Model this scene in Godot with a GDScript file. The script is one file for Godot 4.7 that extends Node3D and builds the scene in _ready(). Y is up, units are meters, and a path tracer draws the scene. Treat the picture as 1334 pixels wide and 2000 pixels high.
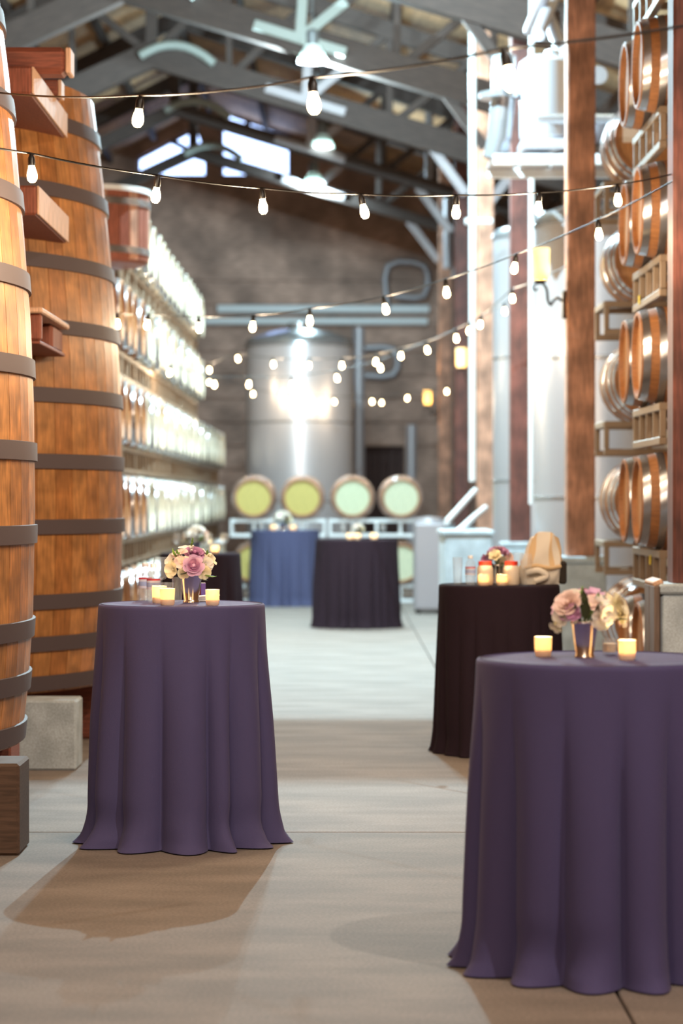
extends Node3D

const F := 4722.0      # focal length in pixels of the 1334 x 2000 frame
const EYE := 1.55
const HORIZON := 975.0

var M := {}
var names := {}
var boxes := {}
var rng := RandomNumberGenerator.new()
var ROOT_AT := {}


# ---------------------------------------------------------------- helpers
func P(px: float, py: float, d: float) -> Vector3:
	return Vector3((px - 667.0) * d / F, EYE - (py - HORIZON) * d / F, -d)


func numbered(called: String) -> String:
	var n: int = names.get(called, 0)
	names[called] = n + 1
	return called if n == 0 else "%s_%03d" % [called, n]


func tag(o: Node3D, label: String, category: String, group := "", kind := "") -> void:
	if label: o.set_meta("label", label)
	if category: o.set_meta("category", category)
	if group: o.set_meta("group", group)
	if kind: o.set_meta("kind", kind)


func thing(called: String, at: Vector3, label: String, category: String, group := "", kind := "") -> Node3D:
	var o := Node3D.new()
	o.name = numbered(called)
	o.position = at
	add_child(o)
	tag(o, label, category, group, kind)
	return o


func solo(called: String, mesh: Mesh, mat: Material, at: Vector3, label: String, category: String, group := "", kind := "") -> MeshInstance3D:
	var o := MeshInstance3D.new()
	o.name = numbered(called)
	o.mesh = mesh
	o.material_override = mat
	o.position = at
	add_child(o)
	tag(o, label, category, group, kind)
	return o


func part(called: String, mesh: Mesh, mat: Material, parent: Node3D, at := Vector3.ZERO, basis := Basis()) -> MeshInstance3D:
	var o := MeshInstance3D.new()
	o.name = called
	o.mesh = mesh
	o.material_override = mat
	o.transform = Transform3D(basis, at)
	parent.add_child(o, true)
	return o


func holder(called: String, parent: Node3D, at := Vector3.ZERO, basis := Basis()) -> Node3D:
	var o := Node3D.new()
	o.name = called
	o.transform = Transform3D(basis, at)
	parent.add_child(o, true)
	return o


func dup(o: Node3D, called: String, xf: Transform3D, label: String, category: String, group := "") -> Node3D:
	var c: Node3D = o.duplicate()
	c.name = numbered(called)
	c.transform = xf
	add_child(c)
	tag(c, label, category, group)
	return c


func begin() -> SurfaceTool:
	var st := SurfaceTool.new()
	st.begin(Mesh.PRIMITIVE_TRIANGLES)
	return st


func done(st: SurfaceTool) -> ArrayMesh:
	st.generate_normals()
	st.index()
	return st.commit()


# a, b, c in order anticlockwise as seen from outside
func tri(st: SurfaceTool, a: Vector3, b: Vector3, c: Vector3, sg: int) -> void:
	st.set_smooth_group(sg)
	st.add_vertex(a)
	st.set_smooth_group(sg)
	st.add_vertex(c)
	st.set_smooth_group(sg)
	st.add_vertex(b)


func quad(st: SurfaceTool, a: Vector3, b: Vector3, c: Vector3, d: Vector3, sg: int) -> void:
	tri(st, a, b, c, sg)
	tri(st, a, c, d, sg)


func face(st: SurfaceTool, pts: Array, out: Vector3, sg := -1) -> void:
	var n: Vector3 = (pts[1] - pts[0]).cross(pts[2] - pts[0])
	var p := pts.duplicate()
	if n.dot(out) < 0.0:
		p.reverse()
	for i in range(1, p.size() - 1):
		tri(st, p[0], p[i], p[i + 1], sg)


func add_box(st: SurfaceTool, s: Vector3, xf := Transform3D(), bevel := 0.0) -> void:
	var h := s * 0.5
	var b: float = minf(bevel, minf(h.x, minf(h.y, h.z)) * 0.45)
	var c := xf.origin
	var pt := func(sx: int, sy: int, sz: int, ax: int) -> Vector3:
		var v := Vector3(sx * (h.x - b), sy * (h.y - b), sz * (h.z - b))
		v[ax] = [sx, sy, sz][ax] * h[ax]
		return xf * v
	for ax in 3:
		var u := (ax + 1) % 3
		var w := (ax + 2) % 3
		for s0 in [-1, 1]:
			var q := []
			for k in [[-1, -1], [1, -1], [1, 1], [-1, 1]]:
				var g := [0, 0, 0]
				g[ax] = s0
				g[u] = k[0]
				g[w] = k[1]
				q.append(pt.call(g[0], g[1], g[2], ax))
			var o := Vector3()
			o[ax] = s0
			face(st, q, xf.basis * o)
		if b > 0.0:
			for s1 in [-1, 1]:
				for s2 in [-1, 1]:
					var q2 := []
					for k in [[-1, u], [1, u], [1, w], [-1, w]]:
						var g := [0, 0, 0]
						g[ax] = k[0]
						g[u] = s1
						g[w] = s2
						q2.append(pt.call(g[0], g[1], g[2], k[1]))
					var o2 := Vector3()
					o2[u] = s1
					o2[w] = s2
					face(st, q2, xf.basis * o2)
	if b > 0.0:
		for sx in [-1, 1]:
			for sy in [-1, 1]:
				for sz in [-1, 1]:
					face(st, [pt.call(sx, sy, sz, 0), pt.call(sx, sy, sz, 1), pt.call(sx, sy, sz, 2)], xf.basis * Vector3(sx, sy, sz))


func rbox(s: Vector3, bevel := 0.01) -> ArrayMesh:
	var key := "%.3f_%.3f_%.3f_%.3f" % [s.x, s.y, s.z, bevel]
	if not boxes.has(key):
		var st := begin()
		add_box(st, s, Transform3D(), bevel)
		boxes[key] = done(st)
	return boxes[key]


func along(d: Vector3) -> Basis:
	var y := d.normalized()
	var x := y.cross(Vector3.UP)
	x = Vector3.RIGHT if x.length() < 0.02 else x.normalized()
	if absf(y.y) > 0.9998:
		return Basis(Vector3.RIGHT, y, Vector3.RIGHT.cross(y))
	return Basis(x, y, x.cross(y))


# a beam from a to b (in the parent's axes): w across, h the other way, its grain along its length
func bar(called: String, a: Vector3, b: Vector3, w: float, h: float, mat: Material, parent: Node3D, bevel := 0.008) -> MeshInstance3D:
	return part(called, rbox(Vector3(w, snappedf(a.distance_to(b), 0.001), h), bevel), mat, parent, (a + b) * 0.5, along(b - a))


# profile: points (radius, height) from the bottom outside up
func add_lathe(st: SurfaceTool, prof: Array, n := 24, xf := Transform3D(), sharp := 0.75) -> void:
	var sg := 1
	for j in prof.size() - 1:
		var p: Vector2 = prof[j]
		var q: Vector2 = prof[j + 1]
		if j > 0:
			var prev: Vector2 = prof[j] - prof[j - 1]
			if prev.length() > 1e-6 and (q - p).length() > 1e-6 and absf(prev.angle_to(q - p)) > sharp:
				sg += 1
		for i in n:
			var a := TAU * i / n
			var b := TAU * ((i + 1) % n) / n
			var A := xf * Vector3(p.x * cos(a), p.y, p.x * sin(a))
			var B := xf * Vector3(p.x * cos(b), p.y, p.x * sin(b))
			var C := xf * Vector3(q.x * cos(b), q.y, q.x * sin(b))
			var D := xf * Vector3(q.x * cos(a), q.y, q.x * sin(a))
			if q.x > 1e-6: tri(st, A, D, C, sg)
			if p.x > 1e-6: tri(st, A, C, B, sg)


func lathe(prof: Array, n := 24) -> ArrayMesh:
	var st := begin()
	add_lathe(st, prof, n)
	return done(st)


func add_tube(st: SurfaceTool, pts: Array, r: float, n := 8, taper := 1.0) -> void:
	var rings := []
	var t0: Vector3 = (pts[1] - pts[0]).normalized()
	var u := t0.cross(Vector3.UP)
	if u.length() < 0.05: u = t0.cross(Vector3.RIGHT)
	u = u.normalized()
	for k in pts.size():
		var t: Vector3 = (pts[mini(k + 1, pts.size() - 1)] - pts[maxi(k - 1, 0)]).normalized()
		u = (u - t * u.dot(t)).normalized()
		var v := t.cross(u)
		var ring := []
		var rr := r * lerpf(1.0, taper, float(k) / (pts.size() - 1))
		for i in n:
			var a := TAU * i / n
			ring.append(pts[k] + (u * cos(a) + v * sin(a)) * rr)
		rings.append(ring)
	for k in pts.size() - 1:
		for i in n:
			var j := (i + 1) % n
			quad(st, rings[k][i], rings[k][j], rings[k + 1][j], rings[k + 1][i], 1)
	face(st, rings[0], pts[0] - pts[1], -1)
	face(st, rings[-1], pts[-1] - pts[-2], -1)


func tube(pts: Array, r: float, n := 8, taper := 1.0) -> ArrayMesh:
	var st := begin()
	add_tube(st, pts, r, n, taper)
	return done(st)


func smooth_path(pts: Array, steps := 8) -> Array:
	var c := Curve3D.new()
	for k in pts.size():
		var t: Vector3 = (pts[mini(k + 1, pts.size() - 1)] - pts[maxi(k - 1, 0)]) / 6.0
		c.add_point(pts[k], -t, t)
	var out := []
	for k in pts.size() - 1:
		for s in steps:
			out.append(c.sample(k, float(s) / steps))
	out.append(pts[-1])
	return out


# ---------------------------------------------------------------- materials
func noise_tex(freq: float, lo: float, hi: float, seed_n: int, octaves := 4, size := 512, normal := false, warp := 0.0) -> NoiseTexture2D:
	var n := FastNoiseLite.new()
	n.noise_type = FastNoiseLite.TYPE_SIMPLEX_SMOOTH
	n.seed = seed_n
	n.frequency = freq
	n.fractal_octaves = octaves
	if warp > 0.0:
		n.domain_warp_enabled = true
		n.domain_warp_amplitude = warp
		n.domain_warp_frequency = freq * 0.5
	var t := NoiseTexture2D.new()
	t.width = size
	t.height = size
	t.seamless = true
	t.noise = n
	if normal:
		t.as_normal_map = true
		t.bump_strength = 4.0
	else:
		var g := Gradient.new()
		g.offsets = PackedFloat32Array([0.15, 0.85])
		g.colors = PackedColorArray([Color(lo, lo, lo), Color(hi, hi, hi)])
		t.color_ramp = g
	return t


func mat(key: String, col: Color, rough := 0.7, metal := 0.0) -> StandardMaterial3D:
	var m := StandardMaterial3D.new()
	m.resource_name = key
	m.albedo_color = col
	m.roughness = rough
	m.metallic = metal
	M[key] = m
	return m


func textured(key: String, col: Color, rough: float, tex: Texture2D, scale: Vector3, world := false, blot: Texture2D = null, blot_scale := 0.3) -> StandardMaterial3D:
	var m := mat(key, col, rough)
	m.albedo_texture = tex
	m.uv1_triplanar = true
	m.uv1_world_triplanar = world
	m.uv1_scale = scale
	if blot:
		m.detail_enabled = true
		m.detail_albedo = blot
		m.detail_blend_mode = BaseMaterial3D.BLEND_MODE_MUL
		m.detail_uv_layer = BaseMaterial3D.DETAIL_UV_2
		m.uv2_triplanar = true
		m.uv2_world_triplanar = world
		m.uv2_scale = Vector3.ONE * blot_scale
	return m


func glow(key: String, col: Color, e: float) -> StandardMaterial3D:
	var m := mat(key, col, 0.4)
	m.emission_enabled = true
	m.emission = col
	m.emission_energy_multiplier = e
	return m


func clear(key: String, col: Color, alpha: float, rough := 0.03) -> StandardMaterial3D:
	var m := mat(key, Color(col.r, col.g, col.b, alpha), rough)
	m.transparency = BaseMaterial3D.TRANSPARENCY_ALPHA
	return m


func materials() -> void:
	var grain := noise_tex(0.02, 0.76, 1.0, 11, 5, 512, false, 20.0)
	var grain_low := noise_tex(0.02, 0.82, 1.0, 12, 5, 512, false, 10.0)
	var blot := noise_tex(0.012, 0.72, 1.0, 21, 3)
	var blot_soft := noise_tex(0.010, 0.86, 1.0, 22, 4)
	var speck := noise_tex(0.12, 0.86, 1.0, 31, 3)
	var weave := noise_tex(0.25, 0.0, 1.0, 41, 2, 256, true)
	var long := Vector3(5.0, 0.45, 5.0)
	for k in 3:
		textured("vat_stave_%d" % k, [Color(0.86, 0.58, 0.33), Color(0.82, 0.54, 0.30), Color(0.88, 0.61, 0.36)][k], 0.42, grain, long, true, blot, 0.8)
	mat("hoop_iron", Color(0.33, 0.285, 0.30), 0.65, 0.1)
	textured("timber_red", Color(0.58, 0.32, 0.24), 0.65, grain, long, false)
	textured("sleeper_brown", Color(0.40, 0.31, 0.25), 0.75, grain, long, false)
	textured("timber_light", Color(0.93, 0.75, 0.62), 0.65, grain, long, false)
	textured("post_wood", Color(0.90, 0.66, 0.54), 0.62, grain, Vector3(4, 0.3, 4), false, blot, 0.5)
	textured("post_dark", Color(0.50, 0.29, 0.25), 0.62, grain, Vector3(4, 0.3, 4), false, blot, 0.5)
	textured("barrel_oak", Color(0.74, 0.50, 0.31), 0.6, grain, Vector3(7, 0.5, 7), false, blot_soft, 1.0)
	textured("barrel_glare", Color(0.88, 0.82, 0.72), 0.5, grain, Vector3(7, 0.5, 7), false, blot_soft, 1.0)  # paler oak body with the lamp glare put into its colour
	textured("barrel_head_oak", Color(0.80, 0.58, 0.37), 0.6, grain_low, Vector3(7, 7, 0.6), false)
	mat("hoop_steel", Color(0.68, 0.68, 0.70), 0.24, 0.9)
	textured("head_yellow", Color(0.78, 0.71, 0.40), 0.6, grain_low, Vector3(7, 7, 0.6), false)
	textured("head_glare", Color(0.92, 0.90, 0.85), 0.55, grain_low, Vector3(7, 7, 0.6), false)  # near-white head, lamp glare painted into the wood colour
	textured("head_green", Color(0.80, 0.82, 0.69), 0.6, grain_low, Vector3(7, 7, 0.6), false)
	textured("head_pale", Color(0.80, 0.81, 0.69), 0.6, grain_low, Vector3(7, 7, 0.6), false)
	textured("rack_steel", Color(0.60, 0.52, 0.44), 0.5, speck, Vector3(3, 3, 3), false)
	M["rack_steel"].metallic = 0.4
	mat("stainless", Color(0.77, 0.76, 0.78), 0.32, 0.55)
	mat("stainless_rim", Color(0.74, 0.75, 0.77), 0.22, 0.8)
	mat("white_pipe", Color(0.86, 0.87, 0.88), 0.35)
	mat("grey_pipe", Color(0.62, 0.60, 0.62), 0.4, 0.3)
	mat("black_rubber", Color(0.09, 0.085, 0.085), 0.7)
	for k in 3:
		textured("concrete_%d" % k, [Color(0.62, 0.575, 0.545), Color(0.565, 0.52, 0.485), Color(0.53, 0.48, 0.445)][k], 0.8, blot_soft, Vector3(0.22, 0.22, 0.5), true, speck, 0.9)
	mat("floor_bed", Color(0.36, 0.34, 0.32), 0.9)
	textured("plinth", Color(0.82, 0.88, 0.92), 0.8, speck, Vector3(1, 1, 1), false, blot_soft, 0.8)
	textured("deck", Color(0.94, 0.75, 0.56), 0.75, grain, Vector3(1.2, 1.2, 0.15), true, blot, 0.1)
	textured("siding", Color(0.82, 0.67, 0.60), 0.8, grain_low, Vector3(0.3, 2.0, 0.3), true, blot, 0.12)
	textured("siding_side", Color(0.68, 0.50, 0.36), 0.8, grain, Vector3(0.4, 2.0, 0.2), true, blot, 0.1)
	textured("truss_dark", Color(0.28, 0.225, 0.205), 0.8, grain_low, Vector3(2, 0.3, 2), false)
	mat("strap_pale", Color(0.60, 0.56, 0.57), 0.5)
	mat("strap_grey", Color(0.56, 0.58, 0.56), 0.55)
	for k in 4:
		var m := textured(["cloth_purple", "cloth_navy", "cloth_black", "cloth_blue"][k], [Color(0.335, 0.315, 0.50), Color(0.30, 0.275, 0.46), Color(0.195, 0.15, 0.185), Color(0.325, 0.335, 0.455)][k], 0.85, speck, Vector3(8, 8, 8), false)
		m.normal_enabled = true
		m.normal_texture = weave
		m.normal_scale = 0.5
		m.rim_enabled = true
		m.rim = 0.35 if k < 2 else 0.1
		if k > 1: m.metallic_specular = 0.2
		m.rim_tint = 0.5
	mat("silver", Color(0.88, 0.86, 0.84), 0.16, 1.0)
	clear("glass", Color(0.95, 0.98, 1.0), 0.06)
	clear("plastic", Color(0.92, 0.95, 0.98), 0.12)
	clear("amber_glass", Color(0.75, 0.36, 0.08), 0.5)
	clear("water", Color(0.95, 0.97, 1.0), 0.1)
	mat("bottle_cap", Color(0.92, 0.92, 0.93), 0.4)
	mat("bottle_label", Color(0.86, 0.86, 0.93), 0.5)
	mat("bottle_band", Color(0.80, 0.25, 0.30), 0.5)
	mat("label_blue", Color(0.66, 0.72, 0.88), 0.5)
	mat("paper_white", Color(0.93, 0.92, 0.90), 0.8)
	mat("purple_card", Color(0.50, 0.40, 0.72), 0.6)
	mat("red_lid", Color(0.78, 0.20, 0.14), 0.5)
	mat("jar_wax", Color(0.94, 0.84, 0.68), 0.6)
	mat("yellow_tag", Color(0.93, 0.83, 0.12), 0.6)
	var frost := mat("frosted_glass", Color(1.0, 0.98, 0.94), 0.5)
	frost.backlight_enabled = true
	frost.backlight = Color(1.0, 0.96, 0.88)
	var wax := mat("wax", Color(0.97, 0.90, 0.78), 0.6)
	wax.backlight_enabled = true
	wax.backlight = Color(0.7, 0.6, 0.45)
	var shade := mat("shade_glass", Color(1.0, 0.97, 0.87), 0.5)
	shade.backlight_enabled = true
	shade.backlight = Color(1.0, 0.96, 0.84)
	mat("wrought_iron", Color(0.20, 0.15, 0.12), 0.5, 0.5)
	glow("bulb_glow", Color(1.0, 0.88, 0.66), 26.0)
	glow("flame_glow", Color(1.0, 0.78, 0.42), 14.0)
	glow("sconce_glow", Color(1.0, 0.82, 0.5), 20.0)
	glow("lamp_glow", Color(0.90, 1.0, 0.98), 14.0)
	mat("wire", Color(0.06, 0.05, 0.05), 0.45)
	mat("socket", Color(0.07, 0.055, 0.05), 0.4)
	mat("lamp_housing", Color(0.45, 0.46, 0.47), 0.5, 0.4)
	var refl := mat("lamp_reflector", Color(0.90, 0.94, 0.94), 0.4)
	refl.backlight_enabled = true
	refl.backlight = Color(0.5, 0.52, 0.52)
	for k in 5:
		var m := mat(["petal_pink", "petal_white", "petal_cream", "petal_blush", "petal_mauve"][k], [Color(0.84, 0.68, 0.80), Color(0.93, 0.90, 0.86), Color(0.95, 0.91, 0.78), Color(0.93, 0.82, 0.78), Color(0.72, 0.50, 0.65)][k], 0.6)
		m.backlight_enabled = true
		m.backlight = m.albedo_color * 0.5
	var lf := mat("leaf_green", Color(0.42, 0.55, 0.24), 0.5)
	lf.backlight_enabled = true
	lf.backlight = Color(0.25, 0.35, 0.1)
	mat("leaf_dark", Color(0.24, 0.27, 0.15), 0.5)
	mat("stem_green", Color(0.32, 0.42, 0.20), 0.5)
	textured("canvas", Color(0.92, 0.88, 0.82), 0.9, speck, Vector3(8, 8, 8), false)
	mat("canvas_stripe", Color(0.82, 0.70, 0.54), 0.9)
	mat("bag_dark", Color(0.16, 0.13, 0.11), 0.9)
	mat("window_frame", Color(0.22, 0.19, 0.22), 0.7)
	clear("window_glass", Color(0.9, 0.95, 1.0), 0.05)
	textured("door_wood", Color(0.24, 0.11, 0.08), 0.7, grain, Vector3(4, 0.3, 4), false)
	textured("board_taupe", Color(0.50, 0.43, 0.39), 0.8, grain_low, Vector3(4, 0.3, 4), false)


# ---------------------------------------------------------------- builders
func make_vat(at: Vector3, label: String, sleepers: Array) -> Node3D:
	# at: middle of the vat on the floor
	var v := thing("wine_vat", at, label, "vat")
	var prof := [[0.40, 1.84], [0.7, 1.87], [1.0, 1.89], [1.5, 1.90], [2.0, 1.895], [2.4, 1.88], [2.8, 1.85], [3.2, 1.815], [3.6, 1.775], [4.08, 1.715]]
	var n := 72
	var half := PI / n
	var st := begin()
	var gap := 0.0028
	for j in prof.size() - 1:
		for side in [0, 1, 2]:
			var pts := []
			for e in [[j, 0], [j, 1], [j + 1, 1], [j + 1, 0]]:
				var h: float = prof[e[0]][0]
				var r: float = prof[e[0]][1]
				var a: float
				var rr := r
				match side:
					0:
						a = -half + gap / r if e[1] == 0 else half - gap / r
					1:
						a = half - gap / r
						rr = r if e[1] == 0 else r - 0.05
					2:
						a = -half + gap / r
						rr = r - 0.05 if e[1] == 0 else r
				pts.append(Vector3(rr * cos(a), h, rr * sin(a)))
			var out := Vector3(1, 0, 0)
			if side == 1: out = Vector3(0, 0, 1)
			if side == 2: out = Vector3(0, 0, -1)
			face(st, pts, out, side + 1)
	var top: float = prof[-1][0]
	face(st, [Vector3(1.715 * cos(half), top, 1.715 * sin(half)), Vector3(1.715 * cos(half), top, -1.715 * sin(half)), Vector3(1.66, top, -1.66 * sin(half)), Vector3(1.66, top, 1.66 * sin(half))], Vector3.UP)
	var stave := done(st)
	for k in n:
		part("stave", stave, M["vat_stave_%d" % ((k * 7 + k / 3) % 3)], v, Vector3(0, 0, 0), Basis(Vector3.UP, TAU * k / n))
	for h in [0.455, 0.69, 0.94, 1.385, 1.775, 2.17, 2.58, 2.97, 3.41, 3.83]:
		var r0 := radius_at(prof, h - 0.045)
		var r1 := radius_at(prof, h + 0.045)
		part("hoop", lathe([Vector2(r0, h - 0.045), Vector2(r0 + 0.014, h - 0.043), Vector2(r1 + 0.014, h + 0.043), Vector2(r1, h + 0.045)], 96), M.hoop_iron, v)
	part("lid", lathe([Vector2(0, 3.95), Vector2(1.70, 3.95), Vector2(1.70, 4.0), Vector2(0, 4.0)], 48), M.timber_light, v)
	part("bottom_head", lathe([Vector2(0, 0.402), Vector2(1.79, 0.402), Vector2(1.79, 0.46), Vector2(0, 0.46)], 48), M.timber_red, v)
	for q in sleepers:
		bar("sleeper", Vector3(q[0], 0.20, q[2]), Vector3(q[1], 0.20, q[2]), 0.34, 0.40, M[q[3]], v, 0.012)
	return v


func radius_at(prof: Array, h: float) -> float:
	for j in prof.size() - 1:
		if h <= prof[j + 1][0]:
			return lerpf(prof[j][1], prof[j + 1][1], (h - prof[j][0]) / (prof[j + 1][0] - prof[j][0]))
	return prof[-1][1]


var barrel_mesh := {}


func barrel_r(y: float) -> float:
	return 0.345 - 0.062 * pow(absf(y) / 0.47, 2.0)


func make_barrel(label: String, group: String, xf: Transform3D, head: Material, far := false) -> Node3D:
	var b := thing("wine_barrel", Vector3.ZERO, label, "barrel", group)
	b.transform = xf
	if barrel_mesh.is_empty():
		var p := [Vector2(0.255, -0.435), Vector2(0.262, -0.47), Vector2(0.283, -0.47)]
		for k in range(-6, 7):
			p.append(Vector2(barrel_r(k * 0.47 / 6.2), k * 0.47 / 6.2))
		p += [Vector2(0.283, 0.47), Vector2(0.262, 0.47), Vector2(0.255, 0.435)]
		barrel_mesh.body = lathe(p, 28)
		barrel_mesh.head = lathe([Vector2(0.0, 0.425), Vector2(0.257, 0.425), Vector2(0.257, 0.437), Vector2(0.0, 0.437)], 28)
		for y in [-0.435, -0.33, -0.15, 0.15, 0.33, 0.435]:
			var w := 0.024
			barrel_mesh[y] = lathe([Vector2(barrel_r(y - w), y - w), Vector2(barrel_r(y - w) + 0.004, y - w), Vector2(barrel_r(y + w) + 0.004, y + w), Vector2(barrel_r(y + w), y + w)], 28)
		barrel_mesh.bung = lathe([Vector2(0, 0), Vector2(0.035, 0), Vector2(0.028, 0.02), Vector2(0, 0.02)], 12)
	part("body", barrel_mesh.body, M.barrel_oak, b)
	part("head", barrel_mesh.head, head, b)
	part("head", barrel_mesh.head, head, b, Vector3.ZERO, Basis(Vector3.RIGHT, PI))
	for y in [-0.435, -0.33, -0.15, 0.15, 0.33, 0.435]:
		part("hoop", barrel_mesh[y], M.hoop_steel, b)
	return b


func make_rack(label: String, group: String, xf: Transform3D, m: Material) -> Node3D:
	# steel barrel rack for two barrels, its long side along local x, its base at local y = 0
	var r := thing("barrel_rack", Vector3.ZERO, label, "rack", group)
	r.transform = xf
	for z in [-0.34, 0.34]:
		bar("lower_rail", Vector3(-0.72, 0.025, z), Vector3(0.72, 0.025, z), 0.05, 0.05, m, r, 0.005)
		bar("upper_rail", Vector3(-0.72, 0.245, z), Vector3(0.72, 0.245, z), 0.05, 0.05, m, r, 0.005)
		for x in [-0.70, -0.36, 0.0, 0.36, 0.70]:
			bar("upright", Vector3(x, 0.05, z), Vector3(x, 0.225, z), 0.04, 0.04, m, r, 0.004)
	for x in [-0.70, -0.05, 0.05, 0.70]:
		bar("cross_tube", Vector3(x, 0.245, -0.32), Vector3(x, 0.245, 0.32), 0.05, 0.05, m, r, 0.005)
	return r


func cloth_mesh(r_top: float, r_hem: float, h: float, folds: int, seed_n: int, depth: float, pool: float) -> ArrayMesh:
	var g := RandomNumberGenerator.new()
	g.seed = seed_n
	var n := 320
	var rows := 46
	# uneven folds: each has a width and a depth of its own
	var wid := []
	var total := 0.0
	for k in folds:
		var w := g.randf_range(0.55, 1.5)
		wid.append(w)
		total += w
	var deep := []
	var lean := []
	for k in folds:
		deep.append(g.randf_range(0.45, 1.15))
		lean.append(g.randf_range(-0.25, 0.25))
	var foldv := PackedFloat32Array()
	var kick := PackedFloat32Array()
	foldv.resize(n)
	kick.resize(n)
	for i in n:
		var a := float(i) / n * total
		var k := 0
		while k < folds - 1 and a > wid[k]:
			a -= wid[k]
			k += 1
		var s: float = clampf(a / wid[k], 0.0, 1.0)
		s = clampf(s + lean[k] * s * (1.0 - s), 0.0, 1.0)
		# broad rounded crest and narrow valley
		var d: float = lerpf(deep[k], deep[(k + 1) % folds], smoothstep(0.0, 1.0, s))
		foldv[i] = (pow(sin(PI * s), 0.6) * 1.6 - 1.05) * d
		kick[i] = pow(sin(PI * s), 2.0) * d
	var ph := [g.randf() * TAU, g.randf() * TAU, g.randf() * TAU]
	var st := begin()
	var grid := []
	for j in rows + 1:
		var v := float(j) / rows
		var ring := []
		for i in n:
			var th := TAU * i / n
			var y: float
			var r: float
			var f := foldv[i]
			# rolled top edge, then the skirt, then the part that lies on the floor
			if v < 0.06:
				var q := v / 0.06 * PI * 0.5
				r = r_top - 0.012 + 0.012 * sin(q)
				y = h - 0.012 + 0.012 * cos(q)
			else:
				var t := (v - 0.06) / 0.94
				var drop: float = minf(t / 0.93, 1.0)
				y = lerpf(h - 0.012, 0.03, drop)
				var flare := lerpf(r_top, r_hem, pow(drop, 0.9))
				var amp := depth * pow(smoothstep(0.0, 0.55, drop), 0.8) * (0.55 + 0.45 * drop)
				var sway := 0.012 * sin(3.0 * th + ph[0]) * drop + 0.008 * sin(5.0 * th + ph[1] + 2.5 * drop) * drop
				r = flare + amp * f + sway
				# the hem breaks: it buckles inwards just above the floor and then kicks outwards
				var buckle := smoothstep(0.80, 0.93, drop) * (1.0 - smoothstep(0.93, 1.0, drop))
				r -= pool * 0.35 * buckle * (0.4 + 0.6 * sin(4.0 * th + ph[2]))
				if t > 0.80:
					var k := (t - 0.80) / 0.20
					r += pool * pow(k, 1.7) * (0.35 + 1.0 * kick[i])
				if t > 0.93:
					y = lerpf(0.03, 0.006, (t - 0.93) / 0.07) + 0.006 * (1.0 + sin(9.0 * th + ph[1])) * (1.0 - (t - 0.93) / 0.07)
			ring.append(Vector3(r * cos(th), y, r * sin(th)))
		grid.append(ring)
	for j in rows:
		for i in n:
			var k := (i + 1) % n
			quad(st, grid[j][i], grid[j + 1][i], grid[j + 1][k], grid[j][k], 1)
	for rr in 5:
		var r0: float = (r_top - 0.012) * rr / 5.0
		var r1: float = (r_top - 0.012) * (rr + 1) / 5.0
		for i in range(0, n, 1):
			var a := TAU * i / n
			var b := TAU * ((i + 1) % n) / n
			var A := Vector3(r0 * cos(a), h, r0 * sin(a))
			var B := Vector3(r1 * cos(a), h, r1 * sin(a))
			var C := Vector3(r1 * cos(b), h, r1 * sin(b))
			var D := Vector3(r0 * cos(b), h, r0 * sin(b))
			tri(st, A, C, B, 1)
			if rr > 0: tri(st, A, D, C, 1)
	return done(st)


var petal_cache := {}


func petal(w: float, l: float, cup: float, curl: float, point := 0.0) -> ArrayMesh:
	var key := "%.3f %.3f %.3f %.3f %.2f" % [w, l, cup, curl, point]
	if petal_cache.has(key): return petal_cache[key]
	var st := begin()
	var g := []
	for j in 6:
		var v := j / 5.0
		var row := []
		var half := w * 0.5 * (0.35 + 0.65 * sin(PI * pow(v, 0.8) * 0.62)) if point == 0.0 else w * 0.5 * pow(sin(PI * clampf(v * 0.93 + 0.05, 0, 1)), 0.8)
		for i in 5:
			var u := i / 2.0 - 1.0
			var z := -cup * u * u + curl * v * v * v
			var y := l * v * (1.0 - 0.10 * u * u * v)
			row.append(Vector3(half * u, y, z))
		g.append(row)
	for j in 5:
		for i in 4:
			quad(st, g[j][i], g[j][i + 1], g[j + 1][i + 1], g[j + 1][i], 1)
	petal_cache[key] = done(st)
	return petal_cache[key]


func rose(parent: Node3D, called: String, at: Vector3, axis: Vector3, r: float, m: Material, seed_n: int, full := true) -> void:
	var g := RandomNumberGenerator.new()
	g.seed = seed_n
	var f := holder(called, parent, at, along(axis))
	part("heart", lathe([Vector2(0.0, 0.0), Vector2(r * 0.22, r * 0.05), Vector2(r * 0.26, r * 0.5), Vector2(r * 0.13, r * 0.78), Vector2(0.0, r * 0.74)], 10), m, f)
	var inner: Material = M.petal_mauve if m == M.petal_pink else m
	var rings := [[3, 0.18, 2.0, 0.82], [4, 0.34, 8.0, 0.86], [5, 0.52, 17.0, 0.88], [6, 0.70, 30.0, 0.92], [7, 0.80, 52.0, 1.0]] if full else [[4, 0.15, 10.0, 0.85], [6, 0.25, 38.0, 1.0]]
	for q in rings:
		for k in q[0]:
			var b := Basis(Vector3.UP, TAU * (k + g.randf() * 0.3) / q[0] + q[1] * 9.0) * Basis(Vector3.RIGHT, deg_to_rad(q[2] + g.randf_range(-4, 4)))
			part("petal", petal(r * lerpf(0.6, 1.05, q[1]), r * q[3], r * 0.16, r * 0.22), inner if q[1] < 0.6 else m, f, b * Vector3(0, 0, 0) + Basis(Vector3.UP, b.get_euler().y) * Vector3(0, 0, r * q[1] * 0.5), b)


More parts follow.
